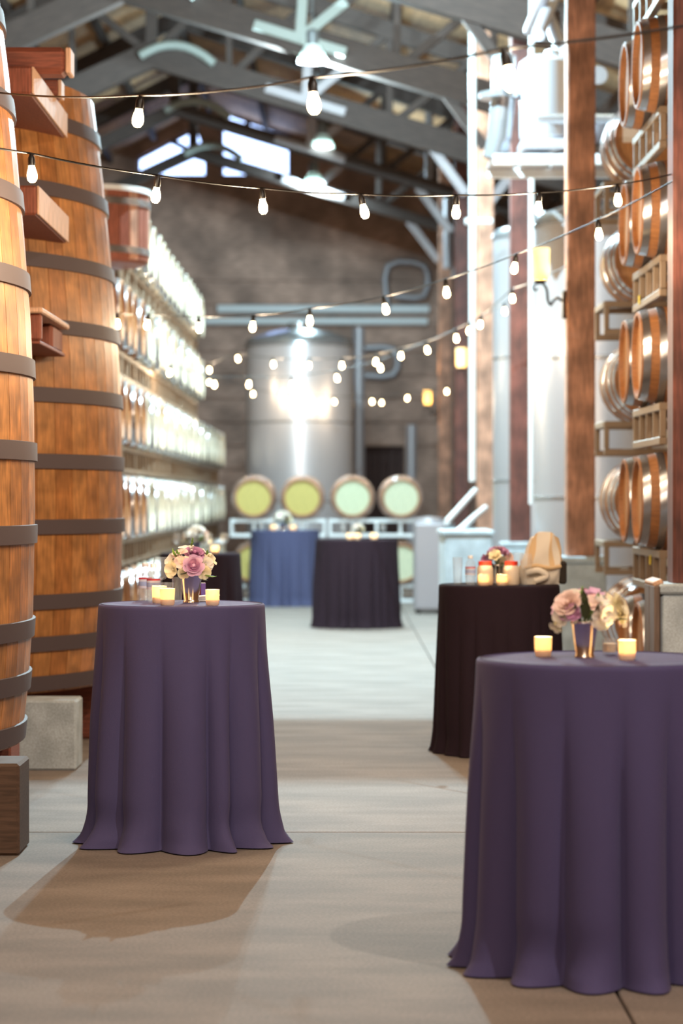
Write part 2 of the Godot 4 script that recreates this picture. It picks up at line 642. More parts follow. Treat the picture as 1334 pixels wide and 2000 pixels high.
func blossom(parent: Node3D, called: String, at: Vector3, axis: Vector3, r: float, m: Material, seed_n: int, count := 6) -> void:
	var g := RandomNumberGenerator.new()
	g.seed = seed_n
	var f := holder(called, parent, at, along(axis))
	part("heart", lathe([Vector2(0.0, 0.0), Vector2(r * 0.13, r * 0.1), Vector2(r * 0.10, r * 0.3), Vector2(0.0, r * 0.36)], 8), M.petal_cream, f)
	for k in count:
		var phi := TAU * (k + g.randf() * 0.35) / count
		var b := Basis(Vector3.UP, phi) * Basis(Vector3.RIGHT, deg_to_rad(g.randf_range(38, 72)))
		part("petal", petal(r * 0.95, r * 1.05, r * 0.2, r * 0.22), m, f, Vector3.ZERO, b)


func leaf(parent: Node3D, at: Vector3, axis: Vector3, w: float, l: float, m: Material) -> void:
	part("leaf", petal(w, l, w * 0.2, l * 0.12, 1.0), m, parent, at, along(axis))


func spike(parent: Node3D, at: Vector3, axis: Vector3, l: float, r: float, m: Material, seed_n: int) -> void:
	var g := RandomNumberGenerator.new()
	g.seed = seed_n
	var f := holder("snapdragon", parent, at, along(axis))
	part("stem", tube([Vector3(0, -0.03, 0), Vector3(0, l * 0.5, 0.002), Vector3(0, l, 0)], 0.0022, 6), M.stem_green, f)
	var bud := lathe([Vector2(0, 0), Vector2(r * 0.5, r * 0.35), Vector2(r * 0.42, r * 1.0), Vector2(0, r * 1.5)], 8)
	for k in 11:
		var t := k / 10.0
		var phi := k * 2.4
		var b := Basis(Vector3.UP, phi) * Basis(Vector3.RIGHT, deg_to_rad(lerpf(60, 12, t)))
		part("bud", bud, m if t < 0.5 else M.leaf_green, f, Vector3(0, l * (0.25 + 0.75 * t), 0), b.scaled(Vector3.ONE * lerpf(1.0, 0.45, t)))


func julep_cup(at: Vector3, label: String, r0 := 0.034, r1 := 0.05, h := 0.13) -> void:
	solo("julep_cup", lathe([Vector2(0, 0), Vector2(r0 * 1.1, 0), Vector2(r0 * 1.14, 0.006), Vector2(r0 * 1.04, 0.013), Vector2(r0, 0.016), Vector2(r1 * 0.96, h - 0.012), Vector2(r1 * 1.03, h - 0.009), Vector2(r1 * 1.05, h - 0.004), Vector2(r1 * 1.0, h), Vector2(r1 * 0.93, h - 0.004), Vector2(r0 * 0.93, 0.02), Vector2(0, 0.02)], 40), M.silver, at, label, "vase")


# a low cluster of flowers whose stems stand in a cup of height h at "at"
func bouquet(at: Vector3, label: String, h: float, spec: Array, seed_n: int, group := "") -> void:
	var b := thing("flower_arrangement", at + Vector3(0, h, 0), label, "flowers", group)
	var g := RandomNumberGenerator.new()
	g.seed = seed_n
	for k in 5:
		var d := Vector3(g.randf_range(-0.022, 0.022), -0.06, g.randf_range(-0.022, 0.022))
		part("stem", tube([d, d * 0.3 + Vector3(0, 0.01, 0), Vector3(d.x * 1.5, 0.04, d.z * 1.5)], 0.003, 6), M.stem_green, b)
	for s in spec:
		var p: Vector3 = s[1]
		var ax: Vector3 = (p - Vector3(0, -0.02, 0) + (s[3] if s.size() > 4 else Vector3.ZERO)).normalized()
		match s[0]:
			"rose":
				rose(b, "rose", p, s[3], s[2], M[s[4]], g.randi(), s.size() < 6)
			"bloom":
				blossom(b, "blossom", p, s[3], s[2], M[s[4]], g.randi())
			"leaf":
				leaf(b, p, s[3], s[2] * 0.45, s[2], M[s[4]])
			"spike":
				spike(b, p, s[3], s[2], 0.015, M[s[4]], g.randi())


func votive(at: Vector3, label: String, lit: bool, e := 0.05, r := 0.034, h := 0.062) -> void:
	var v := thing("votive_candle", at, label, "candle")
	part("glass_cup", lathe([Vector2(0, 0), Vector2(r * 0.8, 0), Vector2(r * 0.92, 0.006), Vector2(r, h), Vector2(r * 0.93, h), Vector2(r * 0.86, 0.010), Vector2(0, 0.010)], 28), M.frosted_glass if lit else M.glass, v)
	part("wax", lathe([Vector2(0, 0.011), Vector2(r * 0.84, 0.011), Vector2(r * 0.87, h * (0.34 if lit else 0.7)), Vector2(r * 0.8, h * (0.33 if lit else 0.69)), Vector2(0, h * (0.32 if lit else 0.68))], 24), M.wax if lit else M.jar_wax, v)
	if lit:
		part("flame", lathe([Vector2(0, h * 0.36), Vector2(0.005, h * 0.44), Vector2(0.0060, h * 0.56), Vector2(0.003, h * 0.74), Vector2(0, h * 0.86)], 10), M.flame_glow, v)
		var l := OmniLight3D.new()
		l.name = "candle_light"
		l.light_color = Color(1.0, 0.85, 0.60)
		l.light_energy = e
		l.light_size = 0.006
		l.omni_range = 6.0
		l.omni_attenuation = 2.0
		l.shadow_enabled = true
		l.position = Vector3(0, h * 0.58, 0)
		v.add_child(l)


func water_bottle(at: Vector3, label: String, group: String) -> void:
	var b := thing("water_bottle", at, label, "bottle", group)
	part("bottle_body", lathe([Vector2(0, 0.004), Vector2(0.026, 0), Vector2(0.031, 0.006), Vector2(0.030, 0.03), Vector2(0.0315, 0.05), Vector2(0.031, 0.11), Vector2(0.026, 0.135), Vector2(0.014, 0.152), Vector2(0.0125, 0.160)], 28), M.plastic, b)
	part("water", lathe([Vector2(0, 0.006), Vector2(0.028, 0.006), Vector2(0.029, 0.06), Vector2(0.0, 0.06)], 20), M.water, b)
	var lb := part("paper_label", lathe([Vector2(0.0318, 0.058), Vector2(0.0322, 0.058), Vector2(0.0322, 0.100), Vector2(0.0318, 0.100)], 28), M.bottle_label, b)
	part("red_band", lathe([Vector2(0.0318, 0.100), Vector2(0.0323, 0.100), Vector2(0.0320, 0.107), Vector2(0.0310, 0.107)], 28), M.bottle_band, lb)
	part("blue_panel", lathe([Vector2(0.0322, 0.070), Vector2(0.0325, 0.070), Vector2(0.0325, 0.090), Vector2(0.0322, 0.090)], 28), M.label_blue, lb)
	part("cap", lathe([Vector2(0.0, 0.158), Vector2(0.0148, 0.158), Vector2(0.0148, 0.174), Vector2(0.013, 0.176), Vector2(0, 0.176)], 20), M.bottle_cap, b)


func wine_glass(at: Vector3, label: String, group := "", k := 1.0) -> void:
	var w := thing("wine_glass", at, label, "glass", group)
	part("bowl", lathe([Vector2(0.0, 0.085 * k), Vector2(0.018 * k, 0.090 * k), Vector2(0.034 * k, 0.11 * k), Vector2(0.039 * k, 0.135 * k), Vector2(0.036 * k, 0.165 * k), Vector2(0.031 * k, 0.19 * k), Vector2(0.030 * k, 0.19 * k), Vector2(0.035 * k, 0.165 * k), Vector2(0.038 * k, 0.135 * k), Vector2(0.033 * k, 0.111 * k), Vector2(0.0, 0.087 * k)], 28), M.glass, w)
	part("stem", lathe([Vector2(0.004, 0.004), Vector2(0.0035, 0.05 * k), Vector2(0.005, 0.085 * k), Vector2(0, 0.087 * k)], 12), M.glass, w)
	part("foot", lathe([Vector2(0, 0), Vector2(0.033 * k, 0), Vector2(0.033 * k, 0.002), Vector2(0.004, 0.005), Vector2(0, 0.005)], 28), M.glass, w)


func tumbler(at: Vector3, label: String, r := 0.03, h := 0.11, group := "") -> void:
	var w := thing("drinking_glass", at, label, "glass", group)
	part("glass_wall", lathe([Vector2(r * 0.85, 0.008), Vector2(r * 0.85, 0), Vector2(r, h), Vector2(r * 0.94, h), Vector2(r * 0.80, 0.012)], 28), M.glass, w)
	part("glass_base", lathe([Vector2(0, 0), Vector2(r * 0.85, 0), Vector2(r * 0.85, 0.010), Vector2(0, 0.010)], 28), M.glass, w)


func jar_candle(at: Vector3, label: String, group: String) -> void:
	var j := thing("lidded_jar", at, label, "jar", group)
	part("jar_body", lathe([Vector2(0, 0), Vector2(0.045, 0), Vector2(0.049, 0.008), Vector2(0.049, 0.10), Vector2(0.038, 0.125), Vector2(0.034, 0.125), Vector2(0.044, 0.10), Vector2(0.044, 0.01), Vector2(0, 0.01)], 28), M.frosted_glass, j)
	part("lid", lathe([Vector2(0, 0.118), Vector2(0.041, 0.118), Vector2(0.041, 0.142), Vector2(0.038, 0.145), Vector2(0, 0.145)], 24), M.red_lid, j)


var bulb_shape: ArrayMesh
var socket_shape: ArrayMesh


func string_light(label: String, from: Vector3, bulbs: Array, to: Vector3, e: float) -> void:
	# bulbs: world places of the bulb middles, in order along the cable
	if bulb_shape == null:
		bulb_shape = lathe([Vector2(0, -0.043), Vector2(0.012, -0.041), Vector2(0.0205, -0.030), Vector2(0.0230, -0.016), Vector2(0.0215, 0.0), Vector2(0.0165, 0.016), Vector2(0.0130, 0.030), Vector2(0.0130, 0.036), Vector2(0, 0.036)], 18)
		socket_shape = lathe([Vector2(0, 0.030), Vector2(0.0155, 0.030), Vector2(0.0165, 0.036), Vector2(0.0155, 0.062), Vector2(0.010, 0.074), Vector2(0.006, 0.084), Vector2(0, 0.085)], 14)
	var s := thing("string_light", from, label, "string lights")
	var tops := [Vector3.ZERO]
	for b in bulbs:
		tops.append(b + Vector3(0, 0.083, 0) - from)
	tops.append(to - from)
	var path := []
	for k in tops.size() - 1:
		var a: Vector3 = tops[k]
		var c: Vector3 = tops[k + 1]
		for i in 8:
			var t := i / 8.0
			path.append(a.lerp(c, t) - Vector3(0, 4.0 * t * (1.0 - t) * 0.010 * a.distance_to(c), 0))
	path.append(tops[-1])
	part("cable", tube(path, 0.0048, 6), M.wire, s)
	var k := 0
	for b in bulbs:
		var lean := Basis(Vector3(0, 0, 1), [0.05, -0.12, 0.08, 0.22, 0.0, -0.06][k % 6]) * Basis(Vector3(1, 0, 0), [0.0, 0.1, -0.08][k % 3])
		var hang: Vector3 = b + Vector3(0, 0.083, 0) - from
		var so := part("socket", socket_shape, M.socket, s, hang - lean * Vector3(0, 0.083, 0), lean)
		part("bulb", bulb_shape, M.bulb_glow, so)
		var l := OmniLight3D.new()
		l.name = "bulb_light"
		l.light_color = Color(1.0, 0.89, 0.74)
		l.light_energy = e
		l.light_size = 0.02
		l.omni_range = 40.0
		l.omni_attenuation = 2.0
		l.shadow_enabled = true
		so.add_child(l)
		l.position = Vector3(0, -0.01, 0)
		k += 1


func pxs(list: Array, c: float, m: float) -> Array:
	# pixel places of bulbs and the distance of the cable's vertical plane
	var out := []
	for p in list:
		out.append(P(p[0], p[1], c / (1.0 - m * (p[0] - 667.0) / F)))
	return out


func sconce(post_x: float, z: float, h: float, label: String, e: float) -> void:
	var at := Vector3(post_x, h, z)
	var s := thing("wall_sconce", at, label, "wall lamp", "")
	# at: middle of the back plate on the post's aisle face
	part("back_plate", rbox(Vector3(0.03, 0.24, 0.10), 0.006), M.wrought_iron, s, Vector3(-0.015, -0.33, 0))
	var pts := smooth_path([Vector3(-0.03, -0.30, 0), Vector3(-0.07, -0.27, 0), Vector3(-0.11, -0.30, 0), Vector3(-0.13, -0.33, 0), Vector3(-0.155, -0.29, 0), Vector3(-0.165, -0.20, 0), Vector3(-0.20, -0.145, 0), Vector3(-0.24, -0.145, 0)], 6)
	part("scroll_arm", tube(pts, 0.012, 8), M.wrought_iron, s)
	part("curl", tube(smooth_path([Vector3(-0.24, -0.145, 0), Vector3(-0.275, -0.16, 0), Vector3(-0.285, -0.19, 0), Vector3(-0.262, -0.205, 0), Vector3(-0.245, -0.187, 0)], 6), 0.009, 8), M.wrought_iron, s)
	part("lamp_cup", lathe([Vector2(0, -0.15), Vector2(0.03, -0.145), Vector2(0.06, -0.125), Vector2(0.06, -0.118), Vector2(0, -0.118)], 20), M.wrought_iron, s, Vector3(-0.22, 0, 0))
	part("glass_shade", lathe([Vector2(0.066, -0.118), Vector2(0.074, -0.05), Vector2(0.076, 0.05), Vector2(0.082, 0.155), Vector2(0.078, 0.155), Vector2(0.072, 0.05), Vector2(0.070, -0.05), Vector2(0.062, -0.115)], 28), M.shade_glass, s, Vector3(-0.22, 0, 0))
	part("bulb", lathe([Vector2(0, -0.115), Vector2(0.016, -0.11), Vector2(0.018, -0.06), Vector2(0.030, -0.02), Vector2(0.026, 0.02), Vector2(0, 0.045)], 14), M.sconce_glow, s, Vector3(-0.22, 0, 0))
	var l := OmniLight3D.new()
	l.name = "sconce_light"
	l.light_color = Color(1.0, 0.85, 0.56)
	l.light_energy = e
	l.light_size = 0.025
	l.omni_range = 40.0
	l.omni_attenuation = 2.0
	l.shadow_enabled = true
	l.position = Vector3(-0.22, -0.02, 0)
	s.add_child(l)


func high_bay(at: Vector3, label: String, e: float, hang: float, col := Color(0.80, 0.95, 1.0)) -> void:
	var h := thing("high_bay_lamp", at, label, "ceiling lamp")
	part("hanger", tube([Vector3(0, 0.42, 0), Vector3(0, hang, 0)], 0.012, 8), M.lamp_housing, h)
	part("housing", lathe([Vector2(0, 0.22), Vector2(0.09, 0.22), Vector2(0.10, 0.25), Vector2(0.10, 0.40), Vector2(0.06, 0.44), Vector2(0, 0.44)], 20), M.lamp_housing, h)
	part("reflector", lathe([Vector2(0.20, 0.0), Vector2(0.205, 0.0), Vector2(0.17, 0.10), Vector2(0.10, 0.225), Vector2(0.095, 0.22), Vector2(0.165, 0.095)], 28), M.lamp_reflector, h)
	part("lamp_lens", lathe([Vector2(0, -0.03), Vector2(0.11, -0.015), Vector2(0.19, 0.02), Vector2(0.16, 0.09), Vector2(0, 0.10)], 28), M.lamp_glow, h)
	var l := OmniLight3D.new()
	l.name = "high_bay_light"
	l.light_color = col
	l.light_energy = e
	l.light_size = 0.025
	l.omni_range = 60.0
	l.omni_attenuation = 2.0
	l.shadow_enabled = true
	l.position = Vector3(0, -0.15, 0)
	h.add_child(l)


func tank(at: Vector3, r: float, h: float, label: String, top: float) -> void:
	var t := thing("steel_tank", at, label, "tank")
	part("shell", lathe([Vector2(r, 0.35), Vector2(r, h)], 64), M.stainless, t)
	part("domed_top", lathe([Vector2(r * 1.02, h - 0.05), Vector2(r * 1.02, h), Vector2(r * 0.97, h + top * 0.35), Vector2(r * 0.6, h + top * 0.8), Vector2(0.2, h + top), Vector2(0.2, h + top + 0.1), Vector2(0, h + top + 0.1)], 64), M.stainless_rim, t)
	part("bottom_cone", lathe([Vector2(0, 0.25), Vector2(r, 0.35)], 64), M.stainless, t)
	for y in [0.4, h * 0.36, h * 0.68]:
		part("weld_band", lathe([Vector2(r, y - 0.02), Vector2(r + 0.008, y - 0.015), Vector2(r + 0.008, y + 0.015), Vector2(r, y + 0.02)], 64), M.stainless_rim, t)
	for a in [0.6, 2.2, 3.8, 5.4]:
		part("leg", tube([Vector3(r * 0.8 * cos(a), 0, r * 0.8 * sin(a)), Vector3(r * 0.8 * cos(a), 0.36, r * 0.8 * sin(a))], 0.05, 10), M.stainless, t)
	part("drain_valve", tube([Vector3(-r * 0.3, 0.6, r * 0.93), Vector3(-r * 0.3, 0.6, r * 1.12), Vector3(-r * 0.3, 0.52, r * 1.18)], 0.035, 8), M.stainless_rim, t)


func pipe(called: String, pts: Array, r: float, m: Material, label: String, category := "pipe") -> void:
	var base: Vector3 = pts[0]
	var loc := []
	for p in pts: loc.append(p - base)
	solo(called, tube(loc, r, 12), m, base, label, category)


# ---------------------------------------------------------------- the scene
func _ready() -> void:
	rng.seed = 7
	# camera: level, a short telephoto opened wide
	var cam := Camera3D.new()
	cam.name = "camera"
	cam.position = Vector3(0, EYE, 0)
	cam.rotation.x = -atan(25.0 / F)
	var att := CameraAttributesPhysical.new()
	att.frustum_focal_length = 12.0 / (1000.0 / F)
	att.exposure_aperture = 1.47
	att.frustum_focus_distance = 10.7
	att.frustum_near = 0.1
	att.frustum_far = 200.0
	cam.attributes = att
	add_child(cam)
	cam.current = true
	var env := Environment.new()
	env.background_mode = Environment.BG_COLOR
	env.background_color = Color(0.70, 0.80, 1.0)
	env.background_energy_multiplier = 5.0
	env.tonemap_mode = Environment.TONE_MAPPER_LINEAR
	env.tonemap_exposure = 1.08
	env.sdfgi_enabled = true
	env.ssao_enabled = true
	env.ssil_enabled = true
	var we := WorldEnvironment.new()
	we.name = "world_environment"
	we.environment = env
	add_child(we)
	materials()

	shell()
	roof()
	pillars()
	vats()
	left_racks()
	right_racks()
	far_barrels()
	tanks_and_pipes()
	tables()
	lamps()
	strings()


func structure(o: Node3D, label := "", category := "") -> void:
	o.set_meta("kind", "structure")
	if label: o.set_meta("label", label)
	if category: o.set_meta("category", category)


const APEX := Vector2(-2.96, 10.4)
const BACK := -54.4
const LEFT := -8.0
const RIGHT := 4.4
const FRONT := 7.0


func roof_h(x: float) -> float:
	return APEX.y - (0.33 * (x - APEX.x) if x > APEX.x else 0.5 * (APEX.x - x))


func csg_poly(parent: Node3D, pts: Array, depth: float, z: float, op := CSGShape3D.OPERATION_UNION) -> CSGPolygon3D:
	var c := CSGPolygon3D.new()
	c.polygon = PackedVector2Array(pts)
	c.depth = depth
	c.position.z = z
	c.operation = op
	if parent: parent.add_child(c, true)
	return c


func shell() -> void:
	# the floor: poured slabs with open joints between them, on a bed
	var fl := thing("floor", Vector3(0, 0, 0), "worn grey brown concrete floor of large poured slabs", "floor", "", "structure")
	part("floor_bed", rbox(Vector3(RIGHT - LEFT, 0.2, FRONT - BACK), 0.0), M.floor_bed, fl, Vector3((LEFT + RIGHT) / 2, -0.125, (FRONT + BACK) / 2))
	var xs := [LEFT, -2.75, 0.866, RIGHT]
	var zs := [FRONT, 0.0, -5.6, -11.25, -17.3, -23.4, -29.5, -35.6, -41.7, -48.0, BACK]
	var k := 0
	for i in 3:
		for j in zs.size() - 1:
			var w: float = xs[i + 1] - xs[i]
			var d: float = zs[j] - zs[j + 1]
			part("slab", rbox(Vector3(w - 0.010, 0.03, d - 0.010), 0.004), M["concrete_%d" % (1 if j < 3 else 0)], fl, Vector3((xs[i] + xs[i + 1]) / 2, -0.015, (zs[j] + zs[j + 1]) / 2))
		k += 1
	# side walls and the wall behind the camera
	var hl := roof_h(LEFT)
	var hr := roof_h(RIGHT)
	var wl := solo("wall_left", rbox(Vector3(0.3, hl, FRONT - BACK), 0.0), M.siding_side, Vector3(LEFT - 0.15, hl / 2, (FRONT + BACK) / 2), "brown board wall behind the vats", "wall", "", "structure")
	var wr := solo("wall_right", rbox(Vector3(0.3, hr, FRONT - BACK), 0.0), M.siding_side, Vector3(RIGHT + 0.15, hr / 2, (FRONT + BACK) / 2), "brown board wall behind the barrel racks at right", "wall", "", "structure")
	var gable := [Vector2(LEFT, -0.1), Vector2(RIGHT, -0.1), Vector2(RIGHT, roof_h(RIGHT) + 0.1), Vector2(APEX.x, APEX.y + 0.1), Vector2(LEFT, roof_h(LEFT) + 0.1)]
	var wf := csg_poly(null, gable, 0.3, FRONT + 0.3)
	wf.name = "wall_front"
	wf.material = M.siding
	add_child(wf)
	structure(wf, "board gable wall behind the camera", "wall")
	# far gable with its windows
	var wb := CSGCombiner3D.new()
	wb.name = "wall_back"
	add_child(wb)
	structure(wb, "dim grey brown gable wall at the far end of the hall", "wall")
	var solid := csg_poly(wb, gable, 0.3, BACK)
	solid.material = M.siding
	var d := -BACK
	var win_l := [[268, 345], [268, 309], [386, 247], [404, 300], [404, 345]]
	var win_r := [[432, 345], [432, 216], [567, 263], [567, 345]]
	var door := [[693, 1120], [693, 872], [790, 872], [790, 1120]]
	for w in [win_l, win_r, door]:
		var pts := []
		for q in w:
			var p := P(q[0], q[1], d)
			pts.append(Vector2(p.x, maxf(p.y, -0.05)))
		csg_poly(wb, pts, 1.0, BACK + 0.4, CSGShape3D.OPERATION_SUBTRACTION).material = M.siding
	# horizontal boards on the far wall, each its own piece
	var boards := holder("siding_boards", wb)
	var y := 0.35
	while y < 7.2:
		var x0 := LEFT
		var x1 := RIGHT
		if y < 2.85: x1 = P(688, 0, d).x
		part("board", rbox(Vector3(x1 - x0, 0.50, 0.05), 0.012), M.siding, boards, Vector3((x0 + x1) / 2, y, BACK + 0.025))
		y += 0.53
	for n in 2:
		var o := thing("window_%d" % (n + 1), Vector3(0, 0, BACK - 0.15), ["left half of the bright gable window, cut by the roof slope", "right half of the bright gable window, its top edge falling to the right"][n], "window", "", "structure")
		var shape: Array = [win_l, win_r][n]
		var st := begin()
		var q := []
		for p in shape: q.append(P(p[0], p[1], d) - o.position + Vector3(0, 0, BACK))
		for p in q.size(): q[p].z = 0.0
		face(st, q, Vector3(0, 0, 1))
		part("pane", done(st), M.window_glass, o)
		for p in q.size():
			bar("window_frame", q[p], q[(p + 1) % q.size()], 0.10, 0.10, M.window_frame, o, 0.0)
		var bars: Array = [[[330, 272, 384, 300]], [[487, 236, 468, 262]]][n]
		for b in bars:
			var a := P(b[0], b[1], d)
			var c := P(b[2], b[3], d)
			bar("muntin", Vector3(a.x, a.y, 0.02), Vector3(c.x, c.y, 0.02), 0.12, 0.12, M.window_frame, o, 0.0)
	var dr := thing("door_1", Vector3(0, 0, BACK - 0.2), "dark wooden doorway low in the far wall", "door", "", "structure")
	var a0 := P(693, 872, d)
	var a1 := P(790, 872, d)
	part("backing", rbox(Vector3(a1.x - a0.x + 0.2, a0.y + 0.2, 0.06), 0.0), M.door_wood, dr, Vector3((a0.x + a1.x) / 2, a0.y / 2 + 0.05, -0.08))
	for k2 in 6:
		var w := (a1.x - a0.x) / 6.0
		part("plank", rbox(Vector3(w - 0.01, a0.y, 0.06), 0.006), M.door_wood, dr, Vector3(a0.x + w * (k2 + 0.5), a0.y / 2, 0))


func roof() -> void:
	var cl := thing("ceiling", Vector3.ZERO, "pitched roof of tan wooden decking over dark purlins", "ceiling", "", "structure")
	var eav := [Vector2(LEFT - 0.3, roof_h(LEFT - 0.3)), APEX, Vector2(RIGHT + 0.3, roof_h(RIGHT + 0.3))]
	for s in 2:
		var a: Vector2 = eav[s]
		var b: Vector2 = eav[s + 1]
		var st := begin()
		var up := Vector2(0, 0.2)
		var z0 := FRONT + 0.3
		var z1 := BACK - 0.3
		var q := [a, b, b + up, a + up]
		for k in 4:
			var m: Vector2 = q[k]
			var n: Vector2 = q[(k + 1) % 4]
			var out: Vector2 = (m + n) / 2 - (a + b + up) / 2
			face(st, [Vector3(m.x, m.y, z0), Vector3(n.x, n.y, z0), Vector3(n.x, n.y, z1), Vector3(m.x, m.y, z1)], Vector3(out.x, out.y, 0))
		part("roof_deck", done(st), M.deck, cl)
	# purlins run the length of the roof
	for x in [-7.2, -6.2, -5.2, -4.2, -2.96, -1.7, -0.45, 0.8, 2.05, 3.3]:
		var yy := roof_h(x) - 0.10
		bar("purlin", Vector3(x, yy, FRONT), Vector3(x, yy, BACK), 0.09, 0.18, M.truss_dark, cl, 0.0)
	var tz := [-16.8, -22.0, -27.4, -32.7, -37.7, -43.0, -48.3]
	var n := 0
	for z in tz:
		n += 1
		var near: bool = z > -30.0
		var t := thing("roof_truss", Vector3(0, 0, z), "dark roof truss, %s from the far gable window" % ["seventh", "sixth", "fifth", "fourth", "third", "second", "first"][n - 1], "truss", "", "structure")
		var low := func(x: float) -> float: return 8.47 - (0.30 * (x + 2.96) if x > -2.96 else 0.46 * (-2.96 - x))
		for s in 2:
			var xe: float = [LEFT, RIGHT][s]
			bar("top_chord", Vector3(APEX.x, roof_h(APEX.x) - 0.33, 0), Vector3(xe, roof_h(xe) - 0.33, 0), 0.20, 0.28, M.truss_dark, t)
			bar("bottom_chord", Vector3(APEX.x, low.call(APEX.x), 0), Vector3(xe, low.call(xe), 0), 0.22, 0.22 if z < -42.0 else 0.40, M.truss_dark, t)
			var xs: Array = [[-2.96, -4.2, -5.5, -6.8, -8.0], [-2.96, -1.75, -0.56, 0.75, 2.06, 3.3, 4.4]][s]
			for k in xs.size() - 1:
				var p: float = xs[k]
				if s == 0 and k % 2: continue
				var q: float = xs[k + 1]
				if z < -42.0 and minf(absf(p), absf(q)) > 0.3 and maxf(p, q) < 0.0 and minf(p, q) > -5.6: continue
				bar("web_strut", Vector3(p, low.call(p), 0), Vector3(q, roof_h(q) - 0.35, 0), 0.10, 0.12, M.truss_dark, t)
				bar("web_post", Vector3(q, low.call(q), 0), Vector3(q, roof_h(q) - 0.35, 0), 0.10, 0.10, M.truss_dark, t)
		bar("king_post", Vector3(APEX.x, low.call(APEX.x), 0), Vector3(APEX.x, APEX.y - 0.3, 0), 0.18, 0.18, M.truss_dark, t)
		# pale steel straps at the joints
		var jx := -0.56
		var jy: float = low.call(jx)
		for d in [[0.05, 0.75], [0.62, 0.50], [-0.62, 0.19], [0.62, -0.19]]:
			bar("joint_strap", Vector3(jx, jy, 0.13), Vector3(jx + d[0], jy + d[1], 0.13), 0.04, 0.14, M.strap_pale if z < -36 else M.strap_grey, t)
		# curved straps over the left-hand chord
		for cx in [-2.55]:
			var arc := []
			for k in 9:
				var u := k / 8.0 - 0.5
				arc.append(Vector3(cx + u * 1.15, low.call(-2.96) + 0.12 - 0.9 * u * u - 0.12 * u, 0.18))
			part("curved_strap", tube(arc, 0.07, 8), M.strap_grey, t)
		for q in [[1.94, 6.3, 1.35, 7.1], [2.18, 6.0, 2.75, 6.75]]:
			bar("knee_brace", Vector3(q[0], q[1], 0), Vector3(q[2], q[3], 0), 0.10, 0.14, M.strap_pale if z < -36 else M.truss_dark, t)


func pillars() -> void:
	var ord := ["nearest", "second", "third", "fourth", "fifth", "sixth"]
	var zs := [14.2, 20.9, 27.9, 34.7, 41.5, 48.3]
	var look := ["dark red wooden post cut by the right edge of the view", "thick red brown wooden post that carries the largest glowing sconce", "dark wooden post beside a thin white downpipe", "brown wooden post with the second glowing sconce", "brown wooden post between the second and third sconces", "far brown wooden post with the smallest sconce"]
	for k in 6:
		var z: float = -zs[k]
		var p := thing("pillar", Vector3(2.06, 0, z), look[k], "post", "", "structure")
		var h := roof_h(2.06) - 0.3
		var w: float = [0.26, 0.245, 0.235, 0.24, 0.24, 0.24][k]
		bar("timber_post", Vector3(0, 1.05, 0), Vector3(0, h, 0), w, w, M.post_wood if k in [1, 3, 5] else M.post_dark, p, 0.015)
		part("plinth", rbox(Vector3(0.42, 1.0, 0.42), 0.02), M.plinth, p, Vector3(0, 0.5, 0))
		part("plinth_cap", rbox(Vector3(0.45, 0.06, 0.45), 0.015), M.plinth, p, Vector3(0, 1.03, 0))
		if k == 0:
			for j in 2:
				part("guard_board", rbox(Vector3(0.035, 1.04, 0.22), 0.012), M.board_taupe, p, Vector3(-0.235, 0.53, 0.12 - 0.235 * j))
			part("board_end", rbox(Vector3(0.06, 0.03, 0.40), 0.008), M.timber_light, p, Vector3(-0.225, 1.065, 0.0), Basis(Vector3(0, 0, 1), 0.35))
	sconce(2.06 - 0.122, -20.9, 3.56, "lit glass sconce on a scrolled iron arm, the largest, on the thick red brown post", 5.5)
	sconce(2.06 - 0.12, -34.7, 3.56, "lit glass sconce, middle sized, on the fourth post down the hall", 5.5)
	sconce(2.06 - 0.12, -48.3, 3.56, "smallest lit sconce, on the farthest post", 5.5)


